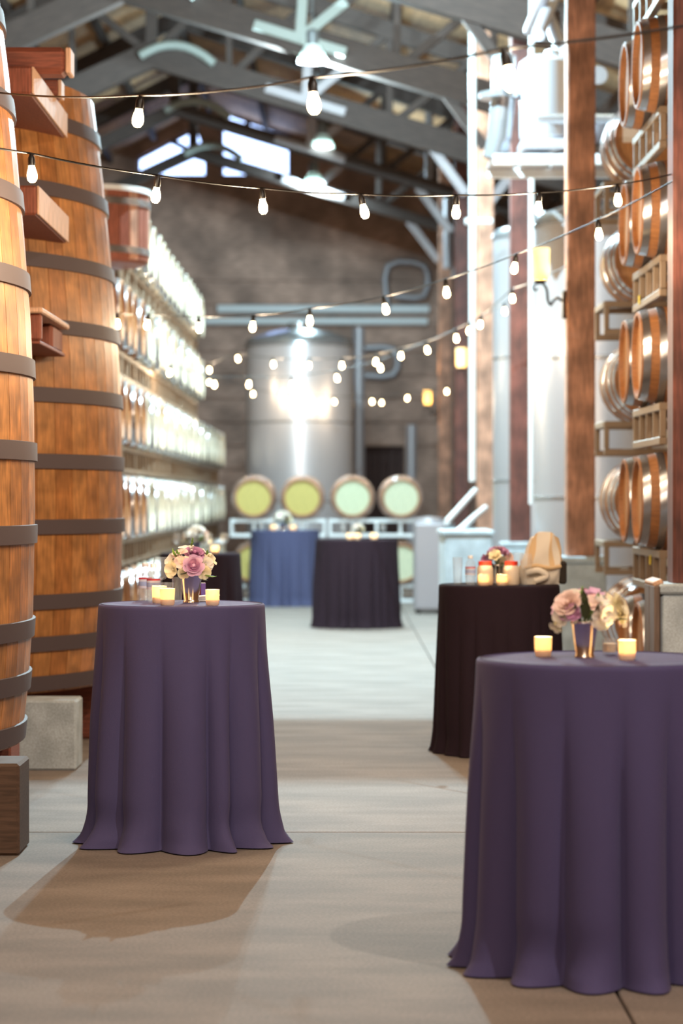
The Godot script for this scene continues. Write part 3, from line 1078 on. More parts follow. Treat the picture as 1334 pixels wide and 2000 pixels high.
func vats() -> void:
	var near := make_vat(Vector3(-3.36, 0, -11.4), "nearer huge wooden wine vat cut off by the left edge of the view", [[-1.0, 1.96, 0.73, "sleeper_brown"], [-1.2, 1.7, -0.9, "timber_red"]])
	var far := make_vat(Vector3(-3.30, 0, -15.4), "huge tapering wooden wine vat behind the purple clothed table at left", [[-1.0, 1.785, 1.43, "plinth"], [-1.2, 1.84, -0.4, "timber_red"]])
	# timber ledges that stand out from the front of the second vat
	var o := Vector3(-3.30, 0, -15.4)
	part("ledge", rbox(Vector3(0.92, 0.15, 1.62), 0.012), M.timber_red, far, Vector3(-1.678 - 0.46, 3.82, -13.1 - 0.81) - o)
	part("ledge_lit_face", rbox(Vector3(0.012, 0.145, 1.61), 0.004), M.timber_light, far, Vector3(-1.672, 3.82, -13.1 - 0.81) - o)  # paler face: light falling on the ledge side, put into the colour
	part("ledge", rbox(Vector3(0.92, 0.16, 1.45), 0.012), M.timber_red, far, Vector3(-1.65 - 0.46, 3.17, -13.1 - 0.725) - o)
	part("ledge_lit_face", rbox(Vector3(0.012, 0.155, 1.44), 0.004), M.timber_light, far, Vector3(-1.644, 3.17, -13.1 - 0.725) - o)  # lit side of this ledge, also painted as a paler face
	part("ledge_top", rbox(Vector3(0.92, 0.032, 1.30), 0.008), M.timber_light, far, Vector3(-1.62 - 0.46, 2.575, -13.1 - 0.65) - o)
	part("ledge_front", rbox(Vector3(0.90, 0.145, 0.06), 0.012), M.timber_red, far, Vector3(-1.63 - 0.45, 2.485, -13.16) - o)
	part("ledge_block", rbox(Vector3(0.9, 0.15, 0.5), 0.02), M.timber_red, far, Vector3(-1.66 - 0.45, 2.485, -14.15) - o)
	part("ledge_bottom", rbox(Vector3(0.88, 0.02, 1.2), 0.004), M.timber_red, far, Vector3(-1.64 - 0.44, 2.405, -13.75) - o)
	var b := thing("timber_beam", Vector3(-2.3, 3.90, -13.45), "dark red beam with a pale rounded end lying on the topmost ledge of the vat", "beam")
	bar("beam", Vector3(-0.1, 0.075, 0), Vector3(0.78, 0.075, 0), 0.2, 0.148, M.timber_red, b, 0.03)
	part("pale_end", rbox(Vector3(0.03, 0.14, 0.19), 0.02), M.timber_light, b, Vector3(0.79, 0.075, 0))
	var b2 := thing("timber_beam", Vector3(-2.6, 3.90, -14.2), "shorter red beam behind the rounded beam on the vat ledge", "beam")
	bar("beam", Vector3(0.64, 0.05, 0), Vector3(0.95, 0.05, 0), 0.16, 0.10, M.timber_red, b2, 0.012)
	part("pale_end", rbox(Vector3(0.02, 0.10, 0.16), 0.01), M.timber_light, b2, Vector3(0.955, 0.05, 0))


const LEVEL := ["bottom", "second", "third", "fourth", "top"]
const NTH := ["first", "second", "third", "fourth", "fifth", "sixth", "seventh", "eighth", "ninth", "tenth", "eleventh", "twelfth", "thirteenth", "fourteenth"]


func left_racks() -> void:
	var pitch := 0.90
	var first: Node3D = null
	var rack0: Node3D = null
	var turn := Basis(Vector3(0, 0, 1), -PI / 2)   # barrel axis y -> +x, heads to the aisle
	for j in 14:
		var z := -21.0 - 1.52 * j
		var tiers: int = 4 if j < 2 else (5 if j < 10 else 3)
		for k in tiers:
			var base := pitch * k
			var g := RandomNumberGenerator.new()
			g.seed = j * 10 + k
			var lab_r := "steel cradle rack, %s level of the %s stack past the vats" % [LEVEL[k], NTH[j]]
			var xr := Transform3D(Basis(Vector3.UP, PI / 2), Vector3(-2.47, base, z))
			if rack0 == null:
				rack0 = make_rack(lab_r, "barrel racks at left", xr, M.rack_steel)
			else:
				dup(rack0, "barrel_rack", xr, lab_r, "rack", "barrel racks at left")
			for s in 2:
				var zz := z + (0.365 if s == 0 else -0.365)
				var lab := "oak barrel, %s level, %s of the %s stack past the vats" % [LEVEL[k], ["nearer half", "farther half"][s], NTH[j]]
				var xf := Transform3D(turn * Basis(Vector3.UP, g.randf() * TAU), Vector3(-2.47 + g.randf_range(-0.015, 0.015), base + 0.575, zz))
				if first == null:
					first = make_barrel(lab, "barrels stacked at left", xf, M.barrel_head_oak)
				else:
					var nb := dup(first, "wine_barrel", xf, lab, "barrel", "barrels stacked at left")
					if j > 2:  # farther stacks get the wood with lamp glare painted in
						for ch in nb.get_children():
							if ch.name.begins_with("head"): ch.material_override = M.head_glare
							if ch.name.begins_with("body"): ch.material_override = M.barrel_glare
	# an open wooden tub on top of the first stacks
	var t := thing("wooden_tub", Vector3(-2.24, 3.62, -21.4), "reddish open wooden tub with a pale rim on top of the nearest left barrel stack", "tub")
	var n := 30
	for k in n:
		var a := TAU * k / n
		part("stave", rbox(Vector3(0.035, 0.60, 0.108), 0.006), M.timber_red if k % 3 else M.post_wood, t, Vector3(0.52 * cos(a), 0.32, 0.52 * sin(a)), Basis(Vector3.UP, -a))
	for y in [0.10, 0.52]:
		part("hoop", lathe([Vector2(0.535, y - 0.03), Vector2(0.548, y - 0.03), Vector2(0.548, y + 0.03), Vector2(0.535, y + 0.03)], 40), M.hoop_steel, t)
	part("pale_rim", lathe([Vector2(0.49, 0.61), Vector2(0.555, 0.61), Vector2(0.555, 0.655), Vector2(0.49, 0.655), Vector2(0.49, 0.61)], 40), M.white_pipe, t)
	part("tub_bottom", lathe([Vector2(0, 0.0), Vector2(0.50, 0.0), Vector2(0.50, 0.05), Vector2(0, 0.05)], 30), M.timber_red, t)


func right_racks() -> void:
	var turn := Basis(Vector3(0, 0, 1), PI / 2)   # axis y -> -x, heads to the aisle
	var b0: Node3D = null
	for k in 6:
		var base := 0.95 * k
		var lab_r := "ladder sided rack, %s level, right of the sconce post" % ["bottom", "second", "third", "fourth", "fifth", "top"][k]
		var r := make_rack(lab_r, "barrel racks at right", Transform3D(Basis(Vector3.UP, -PI / 2), Vector3(2.40, base, -16.2)), M.rack_steel)
		if k == 1 or k == 3:
			part("yellow_tag", rbox(Vector3(0.05, 0.06, 0.006), 0.002), M.yellow_tag, r, Vector3(0.3 if k == 1 else -0.3, 0.2 if k == 1 else 0.06, 0.37))
		for s in 2:
			var lab := "oak barrel, %s level right of the sconce post, %s one" % [["bottom", "second", "third", "fourth", "fifth", "top"][k], ["nearer", "farther"][s]]
			var xf := Transform3D(turn * Basis(Vector3.UP, k * 1.3 + s), Vector3(2.40, base + 0.59, -16.2 + (0.375 if s == 0 else -0.375)))
			if b0 == null:
				b0 = make_barrel(lab, "barrels on the right rack", xf, M.barrel_head_oak)
			else:
				dup(b0, "wine_barrel", xf, lab, "barrel", "barrels on the right rack")
	# behind them, barrels with their heads towards the hall's near end
	var face_cam := Basis(Vector3.RIGHT, PI / 2)
	for k in 5:
		var base := 0.95 * k
		make_rack("steel rack, %s level, just behind the sconce post" % LEVEL[k], "racks behind the sconce post", Transform3D(Basis(), Vector3(2.80, base, -19.5)), M.rack_steel)
		for s in 2:
			var lab := "labelled barrel, %s level, %s, facing out behind right barrels" % [LEVEL[k], ["left one", "right one"][s]]
			var b := make_barrel(lab, "barrels behind the sconce post", Transform3D(face_cam, Vector3(2.80 + (-0.365 if s == 0 else 0.365), base + 0.59, -19.5)), M.barrel_head_oak)
			part("paper_label", rbox(Vector3(0.16, 0.004, 0.18), 0.001), M.paper_white, b, Vector3(-0.14, 0.44, -0.06))


func far_barrels() -> void:
	var d := 36.7
	var face_cam := Basis(Vector3.RIGHT, PI / 2)
	var xs := [497, 591, 688, 782]
	for s in 2:
		for k in 2:
			var x: float = (P(xs[s * 2], 0, d).x + P(xs[s * 2 + 1], 0, d).x) / 2
			make_rack("pale steel rack, %s level, under the %s row of facing barrels" % [["bottom", "upper"][k], ["yellow headed", "pale green headed"][s]], "racks under the far facing barrels", Transform3D(Basis(), Vector3(x, 0.95 * k + (0.0 if k == 0 else 0.03), -d)), M.white_pipe)
	for k in 2:
		for s in 4:
			var p := P(xs[s], 968 if k else 1092, d)
			var lab: String = "barrel facing the camera with a %s head, %s" % [["dull yellow", "bright yellow", "pale green", "cream green"][s], [["low behind the blue clothed table", "low behind the blue clothed table", "low behind the black clothed table", "low at the far right"], ["left end of the upper far row", "second in the upper far row", "third in the upper far row", "right end of the upper far row"]][k][s]]
			make_barrel(lab, "", Transform3D(face_cam, Vector3(p.x, (0.95 * k + 0.59 + (0.03 if k else 0.0)), -d)), M[["head_yellow", "head_yellow", "head_green", "head_pale"][s]])


func tanks_and_pipes() -> void:
	tank(Vector3(P(585, 0, 41.6).x, 0, -41.6), 0.925, 4.2, "large domed steel tank behind the facing barrels at the end of the hall", 0.28)
	tank(Vector3(2.62, 0, -24.5), 0.66, 4.35, "tall steel tank right of the dark post, nearer of the two by the posts", 0.2)
	tank(Vector3(2.62, 0, -31.3), 0.66, 4.95, "tall steel tank left of the dark post, farther of the two by the posts", 0.2)
	# white and grey pipes
	var d := 20.0
	pipe("white_downpipe", [P(923, -160, 30), P(923, 940, 30)], 0.045, M.white_pipe, "bright white vertical pipe left of the farther steel tank, full height")
	pipe("thin_downpipe", [P(1038, -200, 26.6), P(1038, 985, 26.6)], 0.03, M.white_pipe, "thin pale pipe running down beside the dark post")
	pipe("cross_pipe", [P(908, 433, 30.0), P(962, 433, 30.0)], 0.04, M.white_pipe, "short white cross pipe on the bright vertical pipe")
	pipe("long_pipe", [P(425, 604, 54.2), P(838, 604, 54.2)], 0.10, M.white_pipe, "upper of two long pale pipes across the far wall")
	pipe("long_pipe", [P(400, 628, 54.26), P(835, 628, 54.26)], 0.085, M.white_pipe, "lower of two long pale pipes across the far wall")
	pipe("looped_pipe", smooth_path([P(757, 604, 54.1), P(757, 520, 54.1), P(828, 520, 54.1), P(828, 578, 54.1), P(770, 578, 54.1)], 3), 0.07, M.grey_pipe, "squared loop of grey pipe above the right end of the long pipes")
	pipe("bent_pipe", smooth_path([P(690, 682, 54.265), P(768, 682, 54.265), P(768, 732, 54.265), P(694, 732, 54.265)], 3), 0.08, M.grey_pipe, "bent grey pipe right of the big tank")
	for q in [[874, 385, 525, 48.07, 0.09], [838, -300, 400, 46, 0.08], [700, 640, 1136, 45, 0.12], [803, 830, 1133, 46, 0.10]]:
		pipe("upright_pipe", [P(q[0], q[1], q[3]), P(q[0], q[2], q[3])], q[4], M.grey_pipe, "grey upright pipe %s" % {874: "left of the bright white pipe, high up", 838: "near the roof at the far right", 700: "right of the big domed tank", 803: "right of the dark doorway"}[q[0]])
	# stair rails and the concrete landing
	pipe("stair_rail", smooth_path([P(928, 958, 28.5), P(872, 1020, 26.5)], 2), 0.035, M.white_pipe, "upper white sloping handrail by the concrete landing", "handrail")
	pipe("stair_rail", smooth_path([P(948, 992, 27.2), P(893, 1040, 25.2), P(893, 1062, 25.2)], 2), 0.035, M.white_pipe, "lower white sloping handrail over the concrete landing", "handrail")
	var lb := P(910, 1040, 25.0)
	var l := thing("concrete_landing", Vector3(lb.x, 0, -25.0), "pale green grey concrete landing block left of the dark post", "concrete block")
	part("block", rbox(Vector3(0.50, 1.18, 1.4), 0.02), M.plinth, l, Vector3(0.02, 0.59, -0.5))
	part("cap", rbox(Vector3(0.54, 0.05, 1.44), 0.012), M.plinth, l, Vector3(0.02, 1.205, -0.5))
	var gb := P(838, 1015, 33.0)
	var gm := thing("machine_cabinet", Vector3(gb.x, 0, -33.0), "grey machine cabinet at the right end of the facing barrels", "machine")
	part("cabinet", rbox(Vector3(0.42, 1.18, 0.7), 0.03), M.grey_pipe, gm, Vector3(0, 0.64, 0))
	part("cabinet_top", lathe([Vector2(0, 1.22), Vector2(0.24, 1.22), Vector2(0.22, 1.29), Vector2(0, 1.32)], 20), M.grey_pipe, gm)
	for sx in [-0.15, 0.15]:
		part("foot", rbox(Vector3(0.06, 0.06, 0.6), 0.01), M.black_rubber, gm, Vector3(sx, 0.03, 0))
	# catwalk and the press on it
	var z := -23.9
	var hc := 1.55 + 652 * 23.9 / F
	var cw := thing("catwalk", Vector3(3.0, hc, z), "white steel catwalk beam high between the posts at right", "catwalk")
	bar("edge_beam", Vector3(-1.52, 0, 0.35), Vector3(1.3, 0, 0.35), 0.08, 0.10, M.white_pipe, cw)
	bar("edge_beam", Vector3(-1.52, 0, -0.6), Vector3(1.3, 0, -0.6), 0.08, 0.10, M.white_pipe, cw)
	for k in 9:
		bar("grating_bar", Vector3(-1.4 + 0.32 * k, 0.05, 0.35), Vector3(-1.4 + 0.32 * k, 0.05, -0.6), 0.26, 0.03, M.grey_pipe, cw, 0.0)
	var y0 := hc + 0.07
	var pr := thing("crusher", Vector3(0, y0, z), "silver steel crusher machine with a hopper standing on the high catwalk", "machine")
	var at := func(px: float, py: float) -> Vector3: return Vector3(P(px, py, 23.9).x, P(px, py, 23.9).y - y0, 0)
	part("frame", rbox(Vector3(0.72, 0.10, 0.6), 0.01), M.stainless, pr, at.call(1085, 290))
	part("barrel_drum", lathe([Vector2(0.0, -0.42), Vector2(0.2, -0.42), Vector2(0.24, -0.38), Vector2(0.24, 0.36), Vector2(0.16, 0.42), Vector2(0, 0.42)], 28), M.stainless, pr, at.call(1062, 195))
	part("column", tube([at.call(1090, 140), at.call(1090, 235)], 0.05, 12), M.white_pipe, pr)
	part("motor", lathe([Vector2(0, -0.1), Vector2(0.07, -0.1), Vector2(0.07, 0.1), Vector2(0, 0.1)], 16), M.black_rubber, pr, at.call(1084, 162))
	part("motor_cap", lathe([Vector2(0, -0.04), Vector2(0.09, -0.03), Vector2(0.07, 0.06), Vector2(0, 0.08)], 16), M.stainless_rim, pr, at.call(1078, 112))
	part("trough", rbox(Vector3(0.95, 0.09, 0.5), 0.03), M.stainless_rim, pr, at.call(1138, 240))
	part("hopper", lathe([Vector2(0.06, -0.14), Vector2(0.22, 0.04), Vector2(0.23, 0.04), Vector2(0.07, -0.15)], 4), M.stainless, pr, at.call(1175, 250), Basis(Vector3.UP, PI / 4))
	part("wheel", lathe([Vector2(0, -0.02), Vector2(0.09, -0.02), Vector2(0.09, 0.02), Vector2(0, 0.02)], 16), M.stainless_rim, pr, at.call(1168, 148), Basis(Vector3.RIGHT, PI / 2))
	part("chute", tube([at.call(985, 110), at.call(982, 200), at.call(975, 270), at.call(965, 312)], 0.12, 14), M.stainless_rim, pr)
	part("chute_flange", lathe([Vector2(0, -0.03), Vector2(0.2, -0.03), Vector2(0.2, 0.03), Vector2(0, 0.03)], 20), M.stainless_rim, pr, at.call(975, 188))
	for q in [[1060, 10, 1105, 120], [1035, 60, 1075, -40], [1090, -30, 1050, 70]]:
		var a := P(q[0], q[1], 25.5)
		var b := P(q[2], q[3], 24.2)
		pipe("sloping_duct", [a, b], 0.07, M.grey_pipe, "sloping grey duct %s over the crusher machine" % {1060: "lowest", 1035: "leftmost", 1090: "topmost"}[q[0]], "duct")


func at_table(px: float, py: float, h: float) -> Vector3:
	var d := F * (EYE - h) / (py - HORIZON)
	var p := P(px, py, d)
	return Vector3(p.x, h, p.z)


func tables() -> void:
	var spec := [
		["left", Vector3(-0.727, 0, -11.0), 0.378, 0.418, 1.077, 15, 5, 0.058, 0.055, "cloth_purple", "dark purple floor length cloth over the round cocktail table in front of the vats"],
		["right", Vector3(0.865, 0, -8.07), 0.415, 0.447, 1.02, 17, 23, 0.058, 0.045, "cloth_navy", "dark navy purple cloth over the nearest cocktail table, cut by the right edge"],
		["middle", Vector3(0.965, 0, -14.8), 0.37, 0.392, 1.03, 20, 31, 0.024, 0.02, "cloth_black", "black floor length cloth over the cocktail table holding a striped bag"],
		["dark", Vector3(0.186, 0, -29.3), 0.50, 0.53, 1.066, 20, 47, 0.04, 0.02, "cloth_black", "black cloth over the far round table in front of the pale green barrels"],
		["blue", Vector3(-0.82, 0, -35.2), 0.50, 0.52, 1.10, 18, 53, 0.04, 0.02, "cloth_blue", "slate blue cloth over the far round table below the yellow headed barrels"],
		["behind", Vector3(-1.26, 0, -21.6), 0.36, 0.40, 1.07, 18, 61, 0.02, 0.02, "cloth_black", "black cloth over the table half hidden behind the pink rose table"],
	]
	for s in spec:
		solo("tablecloth", cloth_mesh(s[2], s[3], s[4], s[5], s[6], s[7], s[8]), M[s[9]], s[1], s[10], "tablecloth")

	# ---- left table
	var h := 1.077
	var c := at_table(373, 1178, h)
	julep_cup(c, "silver julep cup of the pink rose bouquet on the left table", 0.034, 0.05, 0.13)
	var u := 0.00233
	var q := func(px: float, py: float, dz: float) -> Vector3: return Vector3((px - 372) * u, (1122 - py) * u, dz)
	bouquet(c, "pink rose with cream and white blooms and a green snapdragon spike", 0.125, [
		["rose", q.call(379, 1103, 0.075), 0.040, Vector3(0.1, 0.25, 1), "petal_pink"],
		["rose", q.call(378, 1084, 0.0), 0.040, Vector3(0.2, 0.9, 0.6), "petal_mauve"],
		["bloom", q.call(341, 1110, 0.05), 0.044, Vector3(-0.6, 0.1, 0.8), "petal_cream"],
		["bloom", q.call(338, 1092, 0.02), 0.040, Vector3(-0.7, 0.5, 0.5), "petal_white"],
		["bloom", q.call(352, 1082, 0.03), 0.038, Vector3(-0.3, 0.8, 0.5), "petal_blush"],
		["bloom", q.call(362, 1076, -0.03), 0.040, Vector3(-0.1, 1, 0.2), "petal_white"],
		["bloom", q.call(355, 1098, 0.06), 0.036, Vector3(-0.3, 0.3, 0.9), "petal_blush"],
		["bloom", q.call(400, 1100, 0.04), 0.038, Vector3(0.7, 0.3, 0.7), "petal_white"],
		["bloom", q.call(408, 1094, 0.0), 0.034, Vector3(0.8, 0.5, 0.3), "petal_cream"],
		["bloom", q.call(398, 1084, -0.03), 0.036, Vector3(0.5, 0.9, 0.1), "petal_white"],
		["bloom", q.call(398, 1114, 0.06), 0.034, Vector3(0.6, -0.2, 0.8), "petal_cream"],
		["bloom", q.call(360, 1116, 0.07), 0.028, Vector3(-0.2, -0.2, 1), "petal_cream"],
		["bloom", q.call(372, 1090, -0.08), 0.04, Vector3(0, 0.8, -0.7), "petal_white"],
		["spike", q.call(371, 1086, 0.0), 0.082, Vector3(0.12, 1, 0.1), "petal_white"],
		["spike", q.call(402, 1096, 0.0), 0.05, Vector3(0.1, 1, 0.1), "petal_cream"],
		["spike", q.call(352, 1094, 0.03), 0.05, Vector3(-0.3, 1, 0.2), "petal_white"],
		["leaf", q.call(400, 1118, 0.06), 0.06, Vector3(0.9, -0.25, 0.3), "leaf_green"],
		["leaf", q.call(354, 1117, 0.08), 0.045, Vector3(0.6, 0.1, 0.6), "leaf_dark"],
		["leaf", q.call(347, 1085, 0.05), 0.05, Vector3(-0.5, 0.8, 0.4), "leaf_green"],
		["leaf", q.call(392, 1122, 0.04), 0.05, Vector3(0.5, -0.4, 0.5), "leaf_dark"],
		["leaf", q.call(364, 1120, 0.02), 0.05, Vector3(-0.6, 0.0, 0.2), "leaf_dark"],
	], 3)
	votive(at_table(327, 1182, h), "lit votive candle, front one of the two left of the rose cup", true, 0.075, 0.034, 0.075)
	votive(at_table(311, 1178, h), "lit votive candle just behind another, next to the water bottles", true, 0.075, 0.034, 0.078)
	votive(at_table(415, 1182, h), "lit votive candle standing alone right of the rose cup", true, 0.075, 0.032, 0.07)
	votive(at_table(325, 1173, h), "unlit votive candle in frosted glass behind the two lit ones", false, 0.0, 0.033, 0.085)
	water_bottle(at_table(284, 1173, h), "left one of two small capped water bottles on the left table", "water bottles")
	water_bottle(at_table(300, 1176, h), "right one of two small capped water bottles, beside the lit votives", "water bottles")
	wine_glass(at_table(315, 1170, h), "round empty wine glass behind the water bottles", "", 1.05)
	tumbler(at_table(346, 1176, h), "slim drinking glass beside the rose cup", 0.024, 0.115)
	var nap := thing("folded_napkin", at_table(402, 1175, h), "white folded napkin lying behind the lone votive", "napkin")
	for k in 3:
		part("fold", rbox(Vector3(0.125 - 0.01 * k, 0.009, 0.07), 0.004), M.paper_white, nap, Vector3(0.004 * k, 0.006 + 0.010 * k, 0), Basis(Vector3.UP, 0.1 * k) * Basis(Vector3(0, 0, 1), 0.05 * k))
	var am := thing("amber_bottle", at_table(386, 1170, h), "small amber bottle behind the rose cup", "bottle")
	part("bottle_body", lathe([Vector2(0, 0), Vector2(0.014, 0), Vector2(0.015, 0.005), Vector2(0.015, 0.05), Vector2(0.006, 0.065), Vector2(0.006, 0.085), Vector2(0, 0.085)], 18), M.amber_glass, am)
	part("cap", lathe([Vector2(0, 0.083), Vector2(0.008, 0.083), Vector2(0.008, 0.098), Vector2(0, 0.098)], 12), M.black_rubber, am)
	var pc := thing("card_box", at_table(397, 1170, h), "narrow purple card box behind the folded napkin", "box")
	part("carton", rbox(Vector3(0.022, 0.075, 0.018), 0.002), M.purple_card, pc, Vector3(0, 0.0375, 0))
	part("flap", rbox(Vector3(0.020, 0.003, 0.016), 0.001), M.paper_white, pc, Vector3(0, 0.076, 0))

	# ---- right table
	h = 1.02
	c = at_table(1142, 1286, h)
	julep_cup(c, "silver julep cup with warm reflections on the nearest table", 0.030, 0.046, 0.125)
	u = c.z / -F
	q = func(px: float, py: float, dz: float) -> Vector3: return Vector3((px - 1142) * u, (1213 - py) * u, dz)
	bouquet(c, "loose white, blush and mauve flowers with dark foliage on the nearest table", 0.12, [
		["rose", q.call(1110, 1180, 0.03), 0.040, Vector3(-0.4, 0.6, 0.7), "petal_blush"],
		["rose", q.call(1122, 1170, -0.02), 0.036, Vector3(-0.2, 0.9, 0.4), "petal_white"],
		["bloom", q.call(1094, 1185, 0.0), 0.036, Vector3(-0.8, 0.5, 0.3), "petal_pink"],
		["bloom", q.call(1100, 1202, 0.03), 0.038, Vector3(-0.8, -0.1, 0.6), "petal_white"],
		["bloom", q.call(1087, 1218, 0.02), 0.026, Vector3(-0.7, -0.6, 0.5), "petal_cream"],
		["bloom", q.call(1160, 1165, -0.02), 0.040, Vector3(0.2, 1, 0.2), "petal_pink"],
		["bloom", q.call(1172, 1178, 0.02), 0.036, Vector3(0.5, 0.7, 0.5), "petal_white"],
		["rose", q.call(1200, 1188, 0.02), 0.042, Vector3(0.8, 0.3, 0.5), "petal_cream"],
		["bloom", q.call(1205, 1200, -0.01), 0.037, Vector3(0.9, -0.1, 0.3), "petal_blush"],
		["bloom", q.call(1190, 1172, -0.03), 0.034, Vector3(0.6, 0.9, 0.0), "petal_white"],
		["bloom", q.call(1168, 1195, 0.05), 0.029, Vector3(0.4, 0.1, 0.9), "petal_blush"],
		["bloom", q.call(1140, 1168, -0.06), 0.036, Vector3(0, 0.9, -0.5), "petal_mauve"],
		["bloom", q.call(1117, 1192, 0.06), 0.029, Vector3(-0.4, 0.1, 0.9), "petal_mauve"],
		["leaf", q.call(1140, 1205, 0.05), 0.075, Vector3(0.0, 1, 0.4), "leaf_dark"],
		["leaf", q.call(1132, 1208, 0.05), 0.07, Vector3(-0.4, 0.8, 0.5), "leaf_dark"],
		["leaf", q.call(1150, 1208, 0.05), 0.07, Vector3(0.4, 0.8, 0.5), "leaf_dark"],
		["leaf", q.call(1136, 1190, 0.04), 0.075, Vector3(0.02, 1, 0.2), "leaf_dark"],
		["leaf", q.call(1160, 1180, 0.02), 0.05, Vector3(0.3, 0.9, 0.2), "leaf_green"],
		["leaf", q.call(1158, 1212, 0.04), 0.055, Vector3(0.8, -0.4, 0.5), "leaf_green"],
		["leaf", q.call(1195, 1200, 0.03), 0.06, Vector3(0.7, -0.2, 0.6), "leaf_dark"],
		["leaf", q.call(1120, 1205, 0.03), 0.06, Vector3(-0.8, 0.1, 0.4), "leaf_green"],
		["spike", q.call(1137, 1185, 0.0), 0.065, Vector3(0.0, 1, 0.1), "leaf_dark"],
		["bloom", q.call(1110, 1195, 0.04), 0.034, Vector3(-0.5, 0.3, 0.8), "petal_pink"],
		["bloom", q.call(1180, 1196, 0.05), 0.036, Vector3(0.5, 0.1, 0.8), "petal_white"],
		["bloom", q.call(1150, 1180, 0.03), 0.034, Vector3(0.1, 0.7, 0.7), "petal_blush"],
		["rose", q.call(1168, 1205, 0.05), 0.030, Vector3(0.4, 0.0, 0.9), "petal_white"],
		["bloom", q.call(1212, 1205, 0.0), 0.034, Vector3(0.9, -0.2, 0.3), "petal_white"],
	], 9)
	votive(at_table(1061, 1282, h), "lit votive candle at the left of the nearest table", true, 0.075, 0.030, 0.066)
	votive(at_table(1225, 1289, h), "lit votive candle right of the flowers on the nearest table", true, 0.075, 0.030, 0.066)
	votive(at_table(1191, 1279, h), "unlit amber toned votive behind the lit one on the nearest table", false, 0.0, 0.027, 0.056)

	# ---- middle table
	h = 1.03
	var zt := func(px: float, dz: float) -> Vector3: return Vector3((px - 667.0) * 14.8 / F, 1.03, -14.8 + dz)
	tumbler(zt.call(894, 0.0), "clear straight drinking glass at the left end of the black clothed table", 0.030, 0.165)
	water_bottle(zt.call(918, 0.05), "clear capped bottle beside the straight glass on the black table", "")
	jar_candle(zt.call(945, 0.12), "left pale jar with a red lid on the black clothed table", "red lidded jars")
	jar_candle(zt.call(996, 0.12), "right pale jar with a bright red lid on the black clothed table", "red lidded jars")
	votive(zt.call(940, 0.24), "lit votive in front of the left red lidded jar", true, 0.075, 0.034, 0.065)
	votive(zt.call(976, 0.22), "lit votive in the middle of the black clothed table", true, 0.075, 0.034, 0.065)
	wine_glass(zt.call(1025, 0.1), "wine glass beside the striped canvas bag", "", 1.0)
	wine_glass(zt.call(1014, -0.1), "wine glass behind the right red lidded jar", "", 1.0)
	c = zt.call(972, -0.02)
	julep_cup(c, "silver julep cup half hidden by jars on the black clothed table", 0.033, 0.046, 0.12)
	small_bouquet(c, "blush and mauve flowers among jars on the black clothed table", 0.115, 0.11, 17, ["petal_blush", "petal_mauve", "petal_cream", "petal_pink"])
	bag(zt.call(1056, -0.05))

	# ---- far tables
	c = Vector3(-0.86, 1.10, -35.2)
	julep_cup(c, "silver cup under the white flowers on the blue clothed table", 0.036, 0.05, 0.11)
	small_bouquet(c, "white flower cluster on the slate blue clothed table", 0.11, 0.16, 21, ["petal_white", "petal_white", "petal_cream"])
	votive(Vector3(-0.98, 1.10, -34.85), "left lit votive on the slate blue clothed table", true, 0.10, 0.05, 0.08)
	votive(Vector3(-0.70, 1.10, -34.85), "right lit votive on the slate blue clothed table", true, 0.10, 0.05, 0.08)
	tumbler(Vector3(-1.16, 1.10, -35.1), "glass at the left of the slate blue clothed table", 0.04, 0.12)
	tumbler(Vector3(-0.52, 1.10, -35.2), "glass at the right of the slate blue clothed table", 0.04, 0.12)
	c = Vector3(0.20, 1.066, -29.4)
	julep_cup(c, "silver cup in the middle of the far black clothed table", 0.034, 0.048, 0.10)
	small_bouquet(c, "small white and peach flowers on the far black clothed table", 0.10, 0.085, 27, ["petal_white", "petal_blush", "petal_cream"])
	votive(Vector3(0.10, 1.066, -28.95), "left lit votive on the far black clothed table", true, 0.10, 0.042, 0.075)
	votive(Vector3(0.19, 1.066, -28.95), "middle lit votive on the far black clothed table", true, 0.10, 0.042, 0.075)
	votive(Vector3(0.39, 1.066, -29.0), "right lit votive on the far black clothed table", true, 0.10, 0.042, 0.075)
	wine_glass(Vector3(0.02, 1.066, -29.2), "wine glass at the left of the far black clothed table", "", 1.0)
	wine_glass(Vector3(0.50, 1.066, -29.2), "wine glass at the right of the far black clothed table", "", 1.0)
	c = Vector3(-1.30, 1.07, -21.6)
	julep_cup(c, "silver cup on the half hidden table behind the rose bouquet", 0.034, 0.048, 0.11)
	small_bouquet(c, "white and peach flowers on the half hidden table", 0.11, 0.13, 33, ["petal_white", "petal_white", "petal_blush"])
	for k in 4:
		wine_glass(Vector3(-1.46 + 0.14 * k, 1.07, -21.4 - 0.05 * (k % 2)), "wine glass, %s of four, on the half hidden table" % ["leftmost", "second", "third", "rightmost"][k], "wine glasses on the half hidden table", 0.95)
	votive(Vector3(-1.12, 1.07, -21.38), "lit votive on the half hidden table behind the rose bouquet", true, 0.10, 0.036, 0.07)


func small_bouquet(c: Vector3, label: String, h: float, r: float, seed_n: int, kinds: Array) -> void:
	var g := RandomNumberGenerator.new()
	g.seed = seed_n
	var spec := []
	for k in 11:
		var phi := k * 2.4
		var e: float = lerpf(1.35, 0.05, k / 10.0)
		var d := Vector3(cos(phi) * cos(e), sin(e), sin(phi) * cos(e))
		spec.append(["bloom" if k % 3 else "rose", d * r * 0.62 + Vector3(0, r * 0.12, 0), r * 0.42, d, kinds[k % kinds.size()], false])
	for k in 6:
		var phi := k * 1.05
		spec.append(["leaf", Vector3(cos(phi), 0.0, sin(phi)) * r * 0.4, r * 0.7, Vector3(cos(phi), g.randf_range(-0.1, 0.9), sin(phi)), "leaf_green" if k % 2 else "leaf_dark"])
	bouquet(c, label, h, spec, seed_n)


